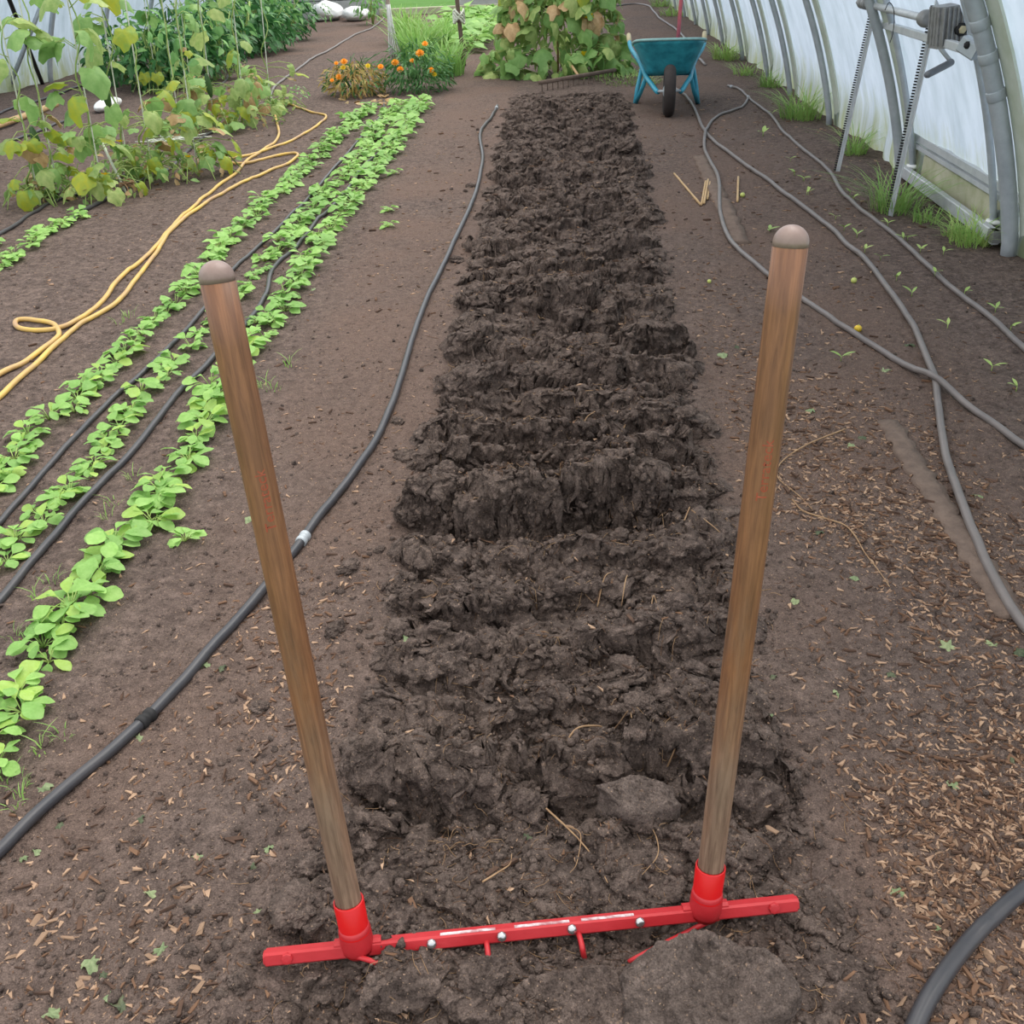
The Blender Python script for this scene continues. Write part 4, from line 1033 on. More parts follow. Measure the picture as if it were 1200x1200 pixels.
# ---- fallen leaves and weeds
LIT = []
for j in range(6):
    v, f = lobed(.022, 5 if j % 2 else 3, .35, 16, .26, j, .5, .5); LIT.append(mesh('fallen_leaf', v, f, [MT['litter' if j % 3 else 'litter_d']]))
def litter(px, py, wpx, label, j=0, group=None, mat=None):
    g = S(P(px, py), .004); dep = (g - cam.location).dot(F0); s = wpx * dep / FPX / .046
    o = link('fallen_leaf', LIT[j % 6]); o.location = g; o.scale = (s, s * .8, s); o.rotation_euler = (random.uniform(-.3, .3), random.uniform(-.3, .3), j * 1.1)
    tag(o, label, 'leaf', group)
for i, (a, b, wd) in enumerate([(1065, 404, 18), (1040, 435, 28), (950, 480, 14), (1010, 513, 16), (993, 525, 14), (1140, 582, 30), (961, 628, 14), (1005, 678, 16), (932, 708, 14), (1042, 790, 16), (978, 822, 22), (898, 848, 20), (908, 802, 14), (1115, 757, 34), (1165, 752, 30), (1190, 762, 24), (1115, 925, 22), (1050, 1053, 24), (1190, 890, 16), (780, 340, 26), (845, 415, 18), (862, 405, 14), (475, 767, 18), (240, 787, 22), (265, 788, 16),
                                  (165, 866, 16), (50, 925, 26), (68, 968, 16), (40, 1000, 20), (28, 1010, 12), (170, 965, 14), (235, 1008, 18), (108, 1128, 26), (118, 1145, 16), (174, 1052, 22), (318, 1003, 18), (301, 1022, 12), (306, 1075, 14), (190, 1115, 26), (140, 1188, 36), (60, 1195, 26), (135, 1170, 30), (620, 982, 16), (290, 610, 16), (365, 340, 12), (258, 490, 12), (1098, 1096, 12)]):
    loc = 'beside the plank and hose' if a > 1000 and b > 380 else 'by the forked strip edge, readable handle side' if a > 770 else 'on the path outside the worn-print handle' if a < 350 else 'on the forked soil'
    litter(a, b, wd, 'wilted green leaf scrap %s' % loc, i, 'wilted leaf scraps ' + loc)

# weeds: thin grassy shoots between the salad rows
def tuft_mesh(name, n, h, spread, wdt, seed, mats, mi_split=0.0, lean_=0.5):
    rr = np.random.default_rng(seed); V = []; F = []; mi = []
    for k in range(n):
        az = rr.random() * 6.28; r0 = spread * rr.random() ** .6; bx, by = r0 * math.cos(az), r0 * math.sin(az); a2 = az + rr.normal(0, .7)
        H = h * rr.uniform(.25, 1.15); ln = lean_ * rr.uniform(.3, 1.6) * H; wd = wdt * rr.uniform(.7, 1.2); sx_, sy_ = -math.sin(a2) * wd, math.cos(a2) * wd
        b0 = len(V)
        for t in (0, .4, .75):
            px_, py_, pz_ = bx + math.cos(a2) * ln * t * t, by + math.sin(a2) * ln * t * t, H * (t - .18 * t * t * (1 + lean_))
            w2 = 1 - t * .5; V += [(px_ - sx_ * w2, py_ - sy_ * w2, pz_), (px_ + sx_ * w2, py_ + sy_ * w2, pz_)]
        V.append((bx + math.cos(a2) * ln, by + math.sin(a2) * ln, H * (.82 - .18 * lean_)))
        F += [(b0, b0 + 1, b0 + 3, b0 + 2), (b0 + 2, b0 + 3, b0 + 5, b0 + 4), (b0 + 4, b0 + 5, b0 + 6)]; mi += [int(rr.random() < mi_split)] * 3
    return mesh(name, V, F, mats, mi)
wd_ = [tuft_mesh('weed', 10, .045, .02, .0014, j, [MT['grass']], lean_=.7) for j in range(3)]
for i, (a, b) in enumerate([(125, 607), (135, 590), (45, 705), (18, 750), (62, 690), (30, 760), (155, 560), (75, 865), (50, 880), (25, 925), (5, 915), (20, 945), (310, 455), (322, 460), (340, 430), (140, 380), (150, 372), (325, 352)]):
    o = link('weed', wd_[i % 3]); o.location = S(P(a, b)); o.rotation_euler = (0, 0, i); s = 1.0 if b > 500 else 1.3; o.scale = (s, s, s)
    tag(o, 'thin grassy weed sprouting in soil between the salad rows', 'weed', 'thin weeds among the salad rows')

# ---- grass tufts along the film wall
def tuft(px, py, wpx, hpx, label, n=150, seed=0):
    g = P(px, py); dep = (g - cam.location).dot(F0); m = dep / FPX
    if g.x > 0: g.x = min(g.x, wr_x(g.y) - .10)
    o = link('grass_tuft', tuft_mesh('grass_tuft', n, hpx * m * 1.05, wpx * m / 2 * .8, .0026 * (.6 + dep * .1), seed, [MT['grass'], MT['stem']], .45, .95)); o.location = S(g, -.005)
    tag(o, label, 'grass')
tuft(1048, 245, 70, 62, 'tall grass tuft growing round the foot of the nearer toothed bar', 220, 1)
tuft(1142, 285, 60, 45, 'grass tuft at the foot of the large curved hoop', 170, 2)
tuft(1085, 258, 40, 22, 'low weeds under the bottom rail of the vent bay', 90, 3)
tuft(1120, 275, 40, 24, 'short grass beside the rail near the large hoop', 90, 9)
tuft(1002, 180, 34, 42, 'small grass tuft beyond the farther toothed bar', 110, 4)
tuft(938, 138, 58, 48, 'thick grass tuft at the film foot two hoops past the toothed bars', 240, 5)
tuft(905, 102, 34, 24, 'grass tuft where a hoop meets the soil, past the thick tuft', 120, 6)
tuft(872, 88, 34, 20, 'sparse grass by the film foot near the hose end', 90, 7)
tuft(850, 70, 40, 26, 'bushy grass by the film right behind the wheelbarrow', 190, 8)
tuft(790, 18, 44, 16, 'grass along the far film edge above the wheelbarrow', 140, 10)
tuft(775, 8, 30, 14, 'far grass patch nearest the end of the film wall', 110, 11)
tuft(2, 108, 20, 40, 'grass wisp at the foot of the grey wall brace', 50, 12)
o = link('grass_patch', tuft_mesh('grass_patch', 420, .09, .42, .005, 33, [MT['grass'], MT['stem']], .5, 1.0)); o.location = S(P(735, 92)); o.scale = (.8, 1.6, .7)
tag(o, 'thin yellowish grass between the squash plant and the wheelbarrow', 'grass', None, 'stuff')

# ------------------------------------------------------------------ climbing cucumber vines on strings
VL = {}
for mname in ('vine', 'vine_y', 'vine_p', 'dry', 'brownleaf', 'squash', 'pepper_l'):
    VL[mname] = [mesh('leaf', *lobed(.06, 5, .2, 18, .07, 10 * j + 3, .6, .28 + .22 * j), [MT[mname]]) for j in range(3)]
def vine(px, py, h, seed, label, low=16, up=7, spread=.20, pal=('vine', 'vine', 'vine_p', 'vine_y'), lowpal=('vine_y', 'vine_p', 'vine', 'vine_p', 'vine', 'vine_p', 'vine', 'brownleaf', 'vine_y'), size=1.15, tilt=(.13, 0), cucumber=None, upmin=.42, flowers=0):
    rr = random.Random(seed); base = S(P(px, py)); root = empty('cucumber_vine', base, label, 'vine', 'cucumber vines on strings')
    top = Vector((tilt[0], tilt[1], 2.1)); n = 26
    v, f = tube([top * (k / 8) + Vector((0, 0, -.01)) for k in range(9)], .0042, 5)
    link('string', mesh('string', v, f, [MT['string']]), root)
    hs = min(h, 2.0); pts = []
    for k in range(n + 1):
        t = k / n; a = t * 17 + seed; w_ = .018 + .05 * math.sin(t * 9 + seed) * (1 - t)
        pts.append(top * (t * hs / 2.1) + Vector((math.cos(a) * w_, math.sin(a) * w_, 0)))
    v, f = tube(pts, [.0065 * (1 - .5 * k / n) for k in range(n + 1)], 6)
    link('stem', mesh('stem', v, f, [MT['stem']]), root)
    pet = []
    up = int(up * 1.4); low = int(low * 1.2)
    for k in range(low + up):
        lowk = k < low
        t = rr.uniform(.02, .42) ** 1.0 if lowk else rr.uniform(upmin, min(1.35, hs))
        c = top * (t / 2.1); az = rr.uniform(0, 6.28); L = rr.uniform(.4, 1.1) * spread if lowk else rr.uniform(.06, .15)
        d = Vector((-math.sin(az), math.cos(az), 0))
        e = c + d * L + Vector((0, 0, (rr.uniform(-.06, .06) if lowk else rr.uniform(.0, .06)))); e.z = max(e.z, .02)
        pet.append(tube([c, (c + e) / 2 + Vector((0, 0, .02)), e], [.003, .0026, .002], 4))
        mt = rr.choice(lowpal if lowk else pal); s = size * (rr.uniform(.5, 1.0) if lowk else rr.uniform(.75, 1.25))
        lf = link('leaf', VL[mt][rr.randrange(3)], root, mat=RM(az, rr.uniform(-1.2, .0) if lowk else rr.uniform(-.9, .1), rr.uniform(-.5, .5), s, e))
        if mt in ('vine_y', 'brownleaf', 'dry'): lf['label'] = 'yellowing leaf' if mt == 'vine_y' else 'withered brown leaf'
    a = join(pet); link('leafstalks', mesh('leafstalks', a[0], a[1], [MT['stem']]), root)['kind'] = 'stuff'
    # dried low tangle of tendrils and shrivelled leaves
    cl = []
    for k in range(60):
        az = rr.uniform(0, 6.28); r_ = spread * rr.uniform(.1, 1.2); p0 = Vector((math.cos(az) * r_, math.sin(az) * r_, rr.uniform(.0, .16)))
        cl.append(xf(blade(.05 * rr.uniform(.5, 1.2), .03, 3, 2, .6, .3), RM(rr.uniform(0, 6.28), rr.uniform(-1, .8), rr.uniform(-1, 1), 1, p0)) + (rr.choice((0, 0, 1, 2, 2)),))
    for k in range(12):
        az = rr.uniform(0, 6.28); r_ = spread * 1.2; p0 = Vector((math.cos(az) * r_ * .3, math.sin(az) * r_ * .3, .1)); p1 = Vector((math.cos(az) * r_, math.sin(az) * r_, .01))
        cl.append(tube(spline([p0, (p0 + p1) / 2 + Vector((0, 0, rr.uniform(.0, .12))), p1], 3), .003, 4) + (3,))
    a = join(cl); link('withered_tangle', mesh('withered_tangle', a[0], a[1], [MT['vine_p'], MT['dry'], MT['vine'], MT['stem']], a[2]), root)['kind'] = 'stuff'
    for k in range(flowers):
        fl = []
        for m in range(5): fl.append(xf(blade(.028, .018, 3, 2, .2, .2), RM(m * 1.256, .5, 0)))
        a = join(fl); link('flower', mesh('flower', a[0], a[1], [MT['yellowflower']]), root, mat=RM(k, -.4, 0, 1, (rr.uniform(-.15, .15), rr.uniform(-.2, .0), rr.uniform(.1, .35))))
    if cucumber:
        prof = [(.004, 0)] + [(.026 * math.sin(math.pi * (.1 + .82 * k / 9)) ** .5, .012 + .16 * k / 9) for k in range(10)] + [(.008, .178)]
        link('cucumber', mesh('cucumber', *lathe(prof, 10), [MT['cuke']]), root, mat=Matrix.Translation(cucumber) @ Matrix.Rotation(.15, 4, 'X'))
    return root
vine(47, 238, .95, 1, 'cucumber vine nearest the camera with drooping leaves at the end of its string', 15, 4, .17, upmin=.45)
vine(70, 230, 1.5, 2, 'tall thin cucumber vine second from the short seedling rows with few leaves', 8, 6, .16, cucumber=(-.06, .03, .22), upmin=.75)
vine(122, 232, 1.6, 3, 'cucumber vine with the broadest upper leaves above yellowed lower ones', 17, 13, .22, size=1.2, flowers=1, upmin=.35)
vine(152, 205, 1.6, 4, 'cucumber vine behind the leaning white cane', 16, 9, .24, flowers=2, cucumber=(-.05, .06, .40))
vine(180, 212, .9, 5, 'short yellow-leaved cucumber vine next to the leaning white cane', 18, 2, .24, pal=('vine_y',), flowers=1)
vine(232, 205, 1.4, 6, 'withering cucumber vine whose low leaves reach the yellow hose', 24, 3, .24, flowers=1)
vine(212, 160, 1.6, 7, 'cucumber vine on paired strings behind the withering one', 16, 5, .22)
vine(252, 152, 1.7, 8, 'cucumber vine in the middle of the farther vines, pale upper leaves', 18, 10, .24, pal=('pepper_l', 'vine_p', 'vine'), cucumber=(.03, -.05, .24), upmin=.4)
vine(288, 148, 1.7, 9, 'cucumber vine beside the yellow hose bend, last but one of its row', 22, 6, .27, pal=('pepper_l', 'vine_p', 'vine_y'), upmin=.35)
vine(318, 132, 1.3, 10, 'last cucumber vine of the row, low tangle where yellow hose ends', 22, 2, .26, pal=('vine_p', 'vine_y'))
vine(185, 108, 1.7, 11, 'pale tall vine on a string before the dark pepper bushes', 5, 9, .2, pal=('pepper_l', 'vine'), upmin=.2)
vine(225, 112, 1.7, 12, 'second pale tall vine before the dark pepper bushes', 6, 11, .2, pal=('pepper_l', 'vine', 'pepper_l'), upmin=.2)
vine(265, 92, 1.7, 13, 'far pale vine on a string, nearest the grey winding hose', 6, 12, .22, pal=('pepper_l', 'vine', 'pepper_l'), upmin=.15)
# leaning white cane with a bunch of dried roots
a, b = P(148, 226, .01), PY(115, 158, P(148, 226)[1] + .12); c = a.copy(); c.z = 0
root = empty('white_cane', c, 'thin white cane leaning among the vines with dried roots at its foot', 'cane')
v, f = tube([a - c, (a + b) / 2 - c, b - c], .008, 7); link('cane', mesh('cane', v, f, [MT['string']]), root)
cl = []
for k in range(16):
    az = random.uniform(0, 6.28); r_ = random.uniform(.05, .14)
    cl.append(tube(spline([Vector((0, 0, .06)), Vector((math.cos(az) * r_ * .5, math.sin(az) * r_ * .5, random.uniform(.03, .09))), Vector((math.cos(az) * r_, math.sin(az) * r_, .006))], 3), [.005, .0045, .004, .0035, .003, .003, .002], 5))
a_ = join(cl); link('dried_roots', mesh('dried_roots', a_[0], a_[1], [MT['root']]), root)['label'] = 'bundle of dried pale roots'
# white string tangle on the ground
cl = []; g = S(P(207, 165))
for k in range(14):
    q = [Vector((random.gauss(0, .10), random.gauss(0, .09), .008 + .02 * random.random())) for _ in range(5)]
    cl.append(tube(spline(q, 4), .004, 5))
a_ = join(cl); tag(link('twine_tangle', mesh('twine_tangle', a_[0], a_[1], [MT['string']]), loc=g), 'white twine tangle lying under the withering vines', 'twine')

# ------------------------------------------------------------------ bushes
def cloud(n, tmpl, rad, h, seed, smin, smax, base=0.05, shell=.45, full=1.75):
    """n leaves turned outwards through a rounded bush"""
    r_ = np.random.default_rng(seed); TV = np.array([v[:] for v in map(Vector, tmpl[0])]); TF = tmpl[1]
    V, F = [], []
    for k in range(n):
        az = r_.random() * 6.28; ph = math.acos(1 - full * r_.random()); q = shell + (1 - shell) * r_.random() ** .5
        p = Vector((math.cos(az) * math.sin(ph) * rad * q, math.sin(az) * math.sin(ph) * rad * q, base + h * (.5 + .5 * math.cos(ph) * q) * (.75 + .25 * r_.random())))
        M = RM(az - math.pi / 2 + r_.normal(0, .6), r_.normal(-.35, .45), r_.normal(0, .5), smin + (smax - smin) * r_.random(), p)
        b0 = len(V); V += [M @ Vector(t) for t in TV]; F += [tuple(i + b0 for i in ff_) for ff_ in TF]
    return V, F
point = lambda t: math.sin(math.pi * t ** .8) ** .9
PL = blade(.11, .048, 4, 2, .35, .25, point)
PB = []
for j in range(3):
    V, F = cloud(290, PL, .36, .66, 40 + j, .7, 1.25, .0, .35, 1.95); PB.append(mesh('foliage', V, F, [MT['pepper']]))
PBL = []
for j in range(2):
    V, F = cloud(46, PL, .37, .70, 50 + j, .8, 1.35, .10, .8); PBL.append(mesh('light_foliage', V, F, [MT['pepper_l']]))
sticks = []
for j in range(2):
    rr = random.Random(j + 9); sticks.append(mesh('stems', *join([tube([(0, 0, -.02), (rr.uniform(-.08, .08), rr.uniform(-.08, .08), .25), (rr.uniform(-.22, .22), rr.uniform(-.2, .2), .55)], [.012, .009, .005], 5) for _ in range(6)])[:2], [MT['stem']]))
peppers = [((150, 100), 1.05, 'pepper bush at the braced wall end of the pepper row'), ((188, 105), 1.0, 'dark pepper bush second from the braced wall'), ((228, 96), 1.1, 'dark pepper bush behind the two pale string vines'), ((262, 82), 1.1, 'pepper bush in the middle of the dense pepper row'),
           ((292, 66), 1.15, 'pepper bush before the last two of the pepper row'), ((322, 60), 1.0, 'pepper bush spilling pale leaves towards the grey winding hose'), ((345, 48), 1.0, 'last pepper bush, nearest the white plastic bag'), ((205, 62), 1.1, 'pepper bush in the rear row close to the film wall'),
           ((250, 48), 1.15, 'tall pepper bush in the rear row behind the dense row'), ((290, 36), 1.2, 'farthest pepper bush of the rear row before the grey boards'), ((320, 30), 1.0, 'pepper bush touching the grey end boards')]
for i, (p_, s, lab) in enumerate(peppers):
    g_ = P(*p_); g_.x = max(g_.x, wl_x(g_.y) + .62); root = empty('pepper_bush', S(g_), lab, 'bush', 'pepper bushes'); root.rotation_euler = (0, 0, i * 2.1); root.scale = (s, s, s)
    o = link('foliage', PB[i % 3], root); o['kind'] = 'stuff'
    o = link('light_foliage', PBL[i % 2], root); o['kind'] = 'stuff'; o['label'] = 'lighter green upper leaves'
    link('stems', sticks[i % 2], root)
o = link('pepper_seedling', PBL[0]); o.location = S(P(378, 32)); o.scale = (.5, .5, .5); tag(o, 'small leafy plant apart from the bushes, below the white bag', 'plant', None, 'stuff')
o = link('low_weed', PBL[1]); o.location = S(P(348, 124)); o.scale = (.33, .33, .22); tag(o, 'low green weed at the bend of the yellow hose', 'weed', None, 'stuff')
# tall leafy plant before the end boards
root = empty('tomato_plant', S(P(437, 29)), 'leafy tomato plant standing before the end boards beside white plastic', 'plant')
V, F = cloud(170, PL, .30, .85, 77, .6, 1.1, .02, .2, 1.95); link('foliage', mesh('foliage', V, F, [MT['pepper_l']]), root)['kind'] = 'stuff'
link('stems', sticks[1], root)

# marigolds
DL = blade(.075, .016, 4, 2, .25, .3, lambda t: math.sin(math.pi * t) ** .8)
def marigold(px, py, rad, h, n, mats, lab, fl, seed, name='marigold_bush'):
    root = empty(name, S(P(px, py)), lab, 'marigold')
    V, F = cloud(int(n * 2.2), DL, rad, h, seed, .7, 1.3, -.02, .3, 1.95); n = int(n * 2.2); m_ = mesh('foliage', V, F, [MT[mats[0]], MT[mats[1]]])
    m_.polygons.foreach_set('material_index', np.repeat((np.random.default_rng(seed).random(n) < .3).astype(np.int32), len(DL[1])))
    link('foliage', m_, root)['kind'] = 'stuff'
    rr = random.Random(seed)
    link('stems', mesh('stems', *join([tube([(0, 0, -.02), (rr.uniform(-.5, .5) * rad, rr.uniform(-.5, .5) * rad, h * .5), (rr.uniform(-.9, .9) * rad, rr.uniform(-.9, .5) * rad, h * .95)], [.007, .005, .003], 5) for _ in range(9)])[:2], [MT[mats[1]]]), root)
    for (fx, fy, wpx, mt) in fl:
        y0 = root.location.y - rad * .75; q = PY(fx, fy, y0) - root.location; dep = 9.0; s = wpx * dep / FPX / 2
        pt = []
        for ring, (rr_, el, nn) in enumerate(((1.0, .25, 11), (.72, .7, 9), (.42, 1.1, 6))):
            for k in range(nn): pt.append(xf(blade(s * rr_, s * .5, 2, 2, .3, .2, lambda t: math.sin(math.pi * min(.9, t * .8 + .1)) ** .6), RM(k * 6.283 / nn + ring * .3, el, 0, 1, (0, 0, s * .12 * ring))))
        a = join(pt); o = link('flower', mesh('flower', a[0], a[1], [MT[mt]]), root, mat=Matrix.Translation(q) @ Matrix.Rotation(.7, 4, 'X'))
        v, f = tube([(0, 0, -s * .9), (0, 0, -s * .2), (0, 0, s * .1)], [s * .18, s * .35, s * .3], 6); link('calyx', mesh('calyx', v, f, [MT['marigold']]), o)
marigold(490, 107, .36, .50, 460, ('marigold', 'marigold'), 'green marigold bush with orange flowers at the head of the salad rows', [(492, 62, 10, 'orange'), (498, 51, 7, 'orange'), (483, 71, 6, 'orange'), (463, 73, 9, 'orange'), (469, 81, 8, 'orange'), (505, 82, 8, 'orange'), (509, 87, 6, 'yellowflower'), (446, 78, 7, 'orange')], 81)
marigold(418, 112, .30, .36, 330, ('olive', 'marigold'), 'fading brownish marigold bush beside the green one', [(403, 72, 8, 'orange'), (397, 90, 8, 'orange'), (402, 79, 6, 'yellowflower'), (389, 94, 5, 'orange'), (431, 77, 6, 'yellowflower'), (394, 74, 5, 'orange')], 82)
for i in range(26):
    g = S(P(random.uniform(398, 470), random.uniform(108, 124)), .01); o = link('dry_leaf', VL['dry' if i % 2 else 'brownleaf'][i % 3]); o.location = g; s = random.uniform(.4, .8); o.scale = (s, s, s); o.rotation_euler = (random.uniform(-.5, .5), random.uniform(-.5, .5), i)
    tag(o, 'dry brown leaf fallen under the fading marigold bush', 'leaf', 'dry leaves under the marigolds')

# strap-leaved clumps and lettuce behind the marigolds
for i, (px, py, lab, n, h, sp) in enumerate([(490, 72, 'tall strap-leaved green clump right behind the green marigold bush', 260, .60, .22), (520, 88, 'strap-leaved clump between the green marigold and the tied stake', 240, .48, .22), (478, 50, 'farther strap-leaved clump beside the white-wrapped post', 200, .60, .20), (515, 55, 'strap-leaved clump beyond the tied stake, next to the lettuces', 200, .5, .25)]):
    o = link('strap_leaved_plant', tuft_mesh('strap_leaved_plant', n, h, sp, .011, 200 + i, [MT['grass'], MT['salad']], .5, .55)); o.location = S(P(px, py)); tag(o, lab, 'plant')
k = 0
for (a, b, nm, n) in (((550, 62), (589, 21), 'lettuce in the row bordering the squash plant path', 15), ((532, 52), (569, 20), 'lettuce in the middle row beyond the tied stake', 14), ((520, 40), (551, 20), 'lettuce in the row nearest the strap-leaved clumps, far end', 11)):
    p0, p1 = P(*a), P(*b)
    for j in range(n):
        c = p0.lerp(p1, j / (n - 1)); o = link('lettuce', SEED_FAR[k % 8]); o.location = S(c); s = 4.3 + (k % 3) * .5; o.scale = (s, s, s * .9); o.rotation_euler = (0, 0, k * 1.9); k += 1
        tag(o, 'pale green ' + nm, 'lettuce', nm)

# squash on its trellis
def squash():
    base = S(P(655, 86)); root = empty('squash_plant', base, 'tall trellised squash plant with green and withered leaves behind the rake', 'squash')
    rr = random.Random(4); pet = []; n = 270
    for k in range(n):
        az = rr.uniform(math.pi * .95, math.pi * 2.05) if rr.random() < .8 else rr.uniform(0, 6.28); z = 1.75 * rr.random() ** 1.6
        R = (.62 - .10 * min(z, 1.0)) * rr.uniform(.85, 1.1); rx, ry = R * 1.05, R * .62
        if z < .25: rx *= 1.12; ry *= 1.25
        e = Vector((math.cos(az) * rx, math.sin(az) * ry, z + .05)); c = Vector((e.x * .5, e.y * .4, z))
        pet.append(tube([c, (c + e) / 2 + Vector((0, 0, .03)), e], [.006, .005, .004], 4))
        hi = z > .62
        mt = rr.choice(('vine', 'vine', 'vine_p', 'dry', 'dry', 'vine_p', 'vine_y', 'dry', 'vine_p', 'dry') if hi else ('squash', 'vine_p', 'vine', 'vine_p', 'vine', 'vine_p', 'dry', 'dry') if z > .3 else ('squash', 'vine', 'vine', 'vine_p'))
        s = rr.uniform(.8, 1.75)
        lf = link('leaf', VL[mt][rr.randrange(3)], root, mat=RM(az - math.pi / 2 + rr.gauss(0, .75), rr.uniform(-1.7, -.1), rr.uniform(-.8, .8), s, e))
        if mt == 'dry': lf['label'] = 'withered beige leaf'
    a = join(pet); link('leafstalks', mesh('leafstalks', a[0], a[1], [MT['stem']]), root)['kind'] = 'stuff'
    V, F = cloud(1100, PL, .60, 1.9, 91, .7, 1.5, -.05, .1, 1.95); V = [Vector((v.x, v.y * .55, v.z)) for v in map(Vector, V)]
    link('inner_foliage', mesh('inner_foliage', V, F, [MT['vine_p'], MT['squash']], [int(i // 8 % 3 > 1) for i in range(len(F))]), root)['kind'] = 'stuff'
    tr = [tube([(x_, .16, -.05), (x_, .16, 1.9)], .013, 6) for x_ in (-.42, 0, .42)] + [tube([(-.5, .16, z_), (.5, .16, z_)], .008, 5) for z_ in (.5, 1.0, 1.5, 1.85)]
    a = join(tr); link('trellis', mesh('trellis', a[0], a[1], [MT['stick']]), root)
    for (x_, y_, z_) in ((.05, -.42, .82), (.28, -.40, .55), (.23, -.42, .22)):
        a = join([xf(blade(.05, .035, 3, 2, .2, .2), RM(m * 1.256, .5, 0)) for m in range(5)]); link('flower', mesh('flower', a[0], a[1], [MT['yellowflower']]), root, mat=RM(0, -.8, 0, 1, (x_, y_, z_)))
squash()
o = link('leafy_runner', VL['squash'][1]); o.location = S(P(578, 72), .03); o.scale = (1.3,) * 3; tag(o, 'single green leaf on the path beside the squash plant', 'leaf')

# ------------------------------------------------------------------ rake
def rake():
    a, b = P(632, 97, .085), P(721, 82, .085); c = (a + b) / 2; c.z = 0
    root = empty('wooden_rake', c, 'wooden rake lying teeth down in front of the squash plant', 'rake')
    v, f = bar(a - c, b - c, .03, .034, bev=.007); hd = link('head', mesh('head', v, f, [MT['plank']]), root)
    for k in range(15):
        q = a.lerp(b, (k + .5) / 15) - c
        v, f = tube([q, q + Vector((0, -.004, -.05)), q + Vector((0, -.012, -.088))], [.007, .006, .004], 6); link('tooth', mesh('tooth', v, f, [MT['plank']]), root)
    v, f = tube([(a + b) / 2 - c, (a + b) / 2 - c + Vector((-.03, .5, .04)), (a + b) / 2 - c + Vector((-.06, 1.3, .1))], .013, 8); link('handle', mesh('handle', v, f, [MT['stick']]), root)
rake()

# stake, wrapped post, bag
b0 = P(544, 78); t0 = PY(536, 4, b0.y); d = (t0 - b0)
root = empty('wooden_stake', b0, 'thin brown stake with a white tie, beyond the green marigold', 'stake')
v, f = tube([Vector((0, 0, -.03)), d * .5, d * 1.0, d * 1.9], [.026, .024, .023, .022], 8); link('stake', mesh('stake', v, f, [MT['plank']]), root)
a = join([tube([d * .80 + Vector((.06 * math.cos(q + k), .06 * math.sin(q + k), .03 * math.sin(3 * q + k * 2) + .02 * k - .04)) for q in np.linspace(0, 6.28, 14)], .012, 5) for k in range(5)])
link('tie', mesh('tie', a[0], a[1], [MT['string']]), root)['label'] = 'white string tie'
b0 = P(462, 74); root = empty('wrapped_post', b0, 'pale post with loose white strands hanging down behind the marigolds', 'post')
v, f = tube([(0, 0, -.03), (-.01, 0, .6), (-.02, 0, 1.8)], .024, 8); link('post', mesh('post', v, f, [MT['post']]), root)
st_ = []
for k in range(16):
    a_ = k * 2.4; st_.append(tube(spline([Vector((-.01 + .02 * math.cos(a_), .02 * math.sin(a_), .62)), Vector((.03 * math.cos(a_), -.02 + .03 * math.sin(a_), .40)), Vector((.02 + .07 * math.cos(a_), -.03 + .05 * math.sin(a_), .05 + .02 * (k % 5)))], 4), .0042, 5))
a = join(st_); link('strands', mesh('strands', a[0], a[1], [MT['bag']]), root)['label'] = 'loose white plastic strands'

def sack(px, py, wx_, h, label, seed):
    V, F = ico(4); V = np.array(V); z = V[:, 2]
    q = 1 + .16 * fbm(V[:, 0] * 2 + z, V[:, 1] * 2 - z, seed, 3) + .07 * np.abs(fbm(V[:, 0] * 6 + z * 3, V[:, 1] * 6 + z * 4, seed + 3, 2))
    V = V * q[:, None] * (wx_ / 2, .28, h / 2) + (0, 0, h * .42); V[:, 2] = np.maximum(V[:, 2], 0.0)
    tag(link('plastic_bag', mesh('plastic_bag', V, F, [MT['bag']]), loc=S(P(px, py))), label, 'bag')
sack(384, 24, .62, .34, 'bulging white plastic bag lying before the grey end boards', 3)
sack(418, 24, .48, .24, 'flatter white plastic behind the tomato plant stems', 8)
sack(128, 128, .16, .10, 'small crumpled white plastic on the ground under the vines', 14)

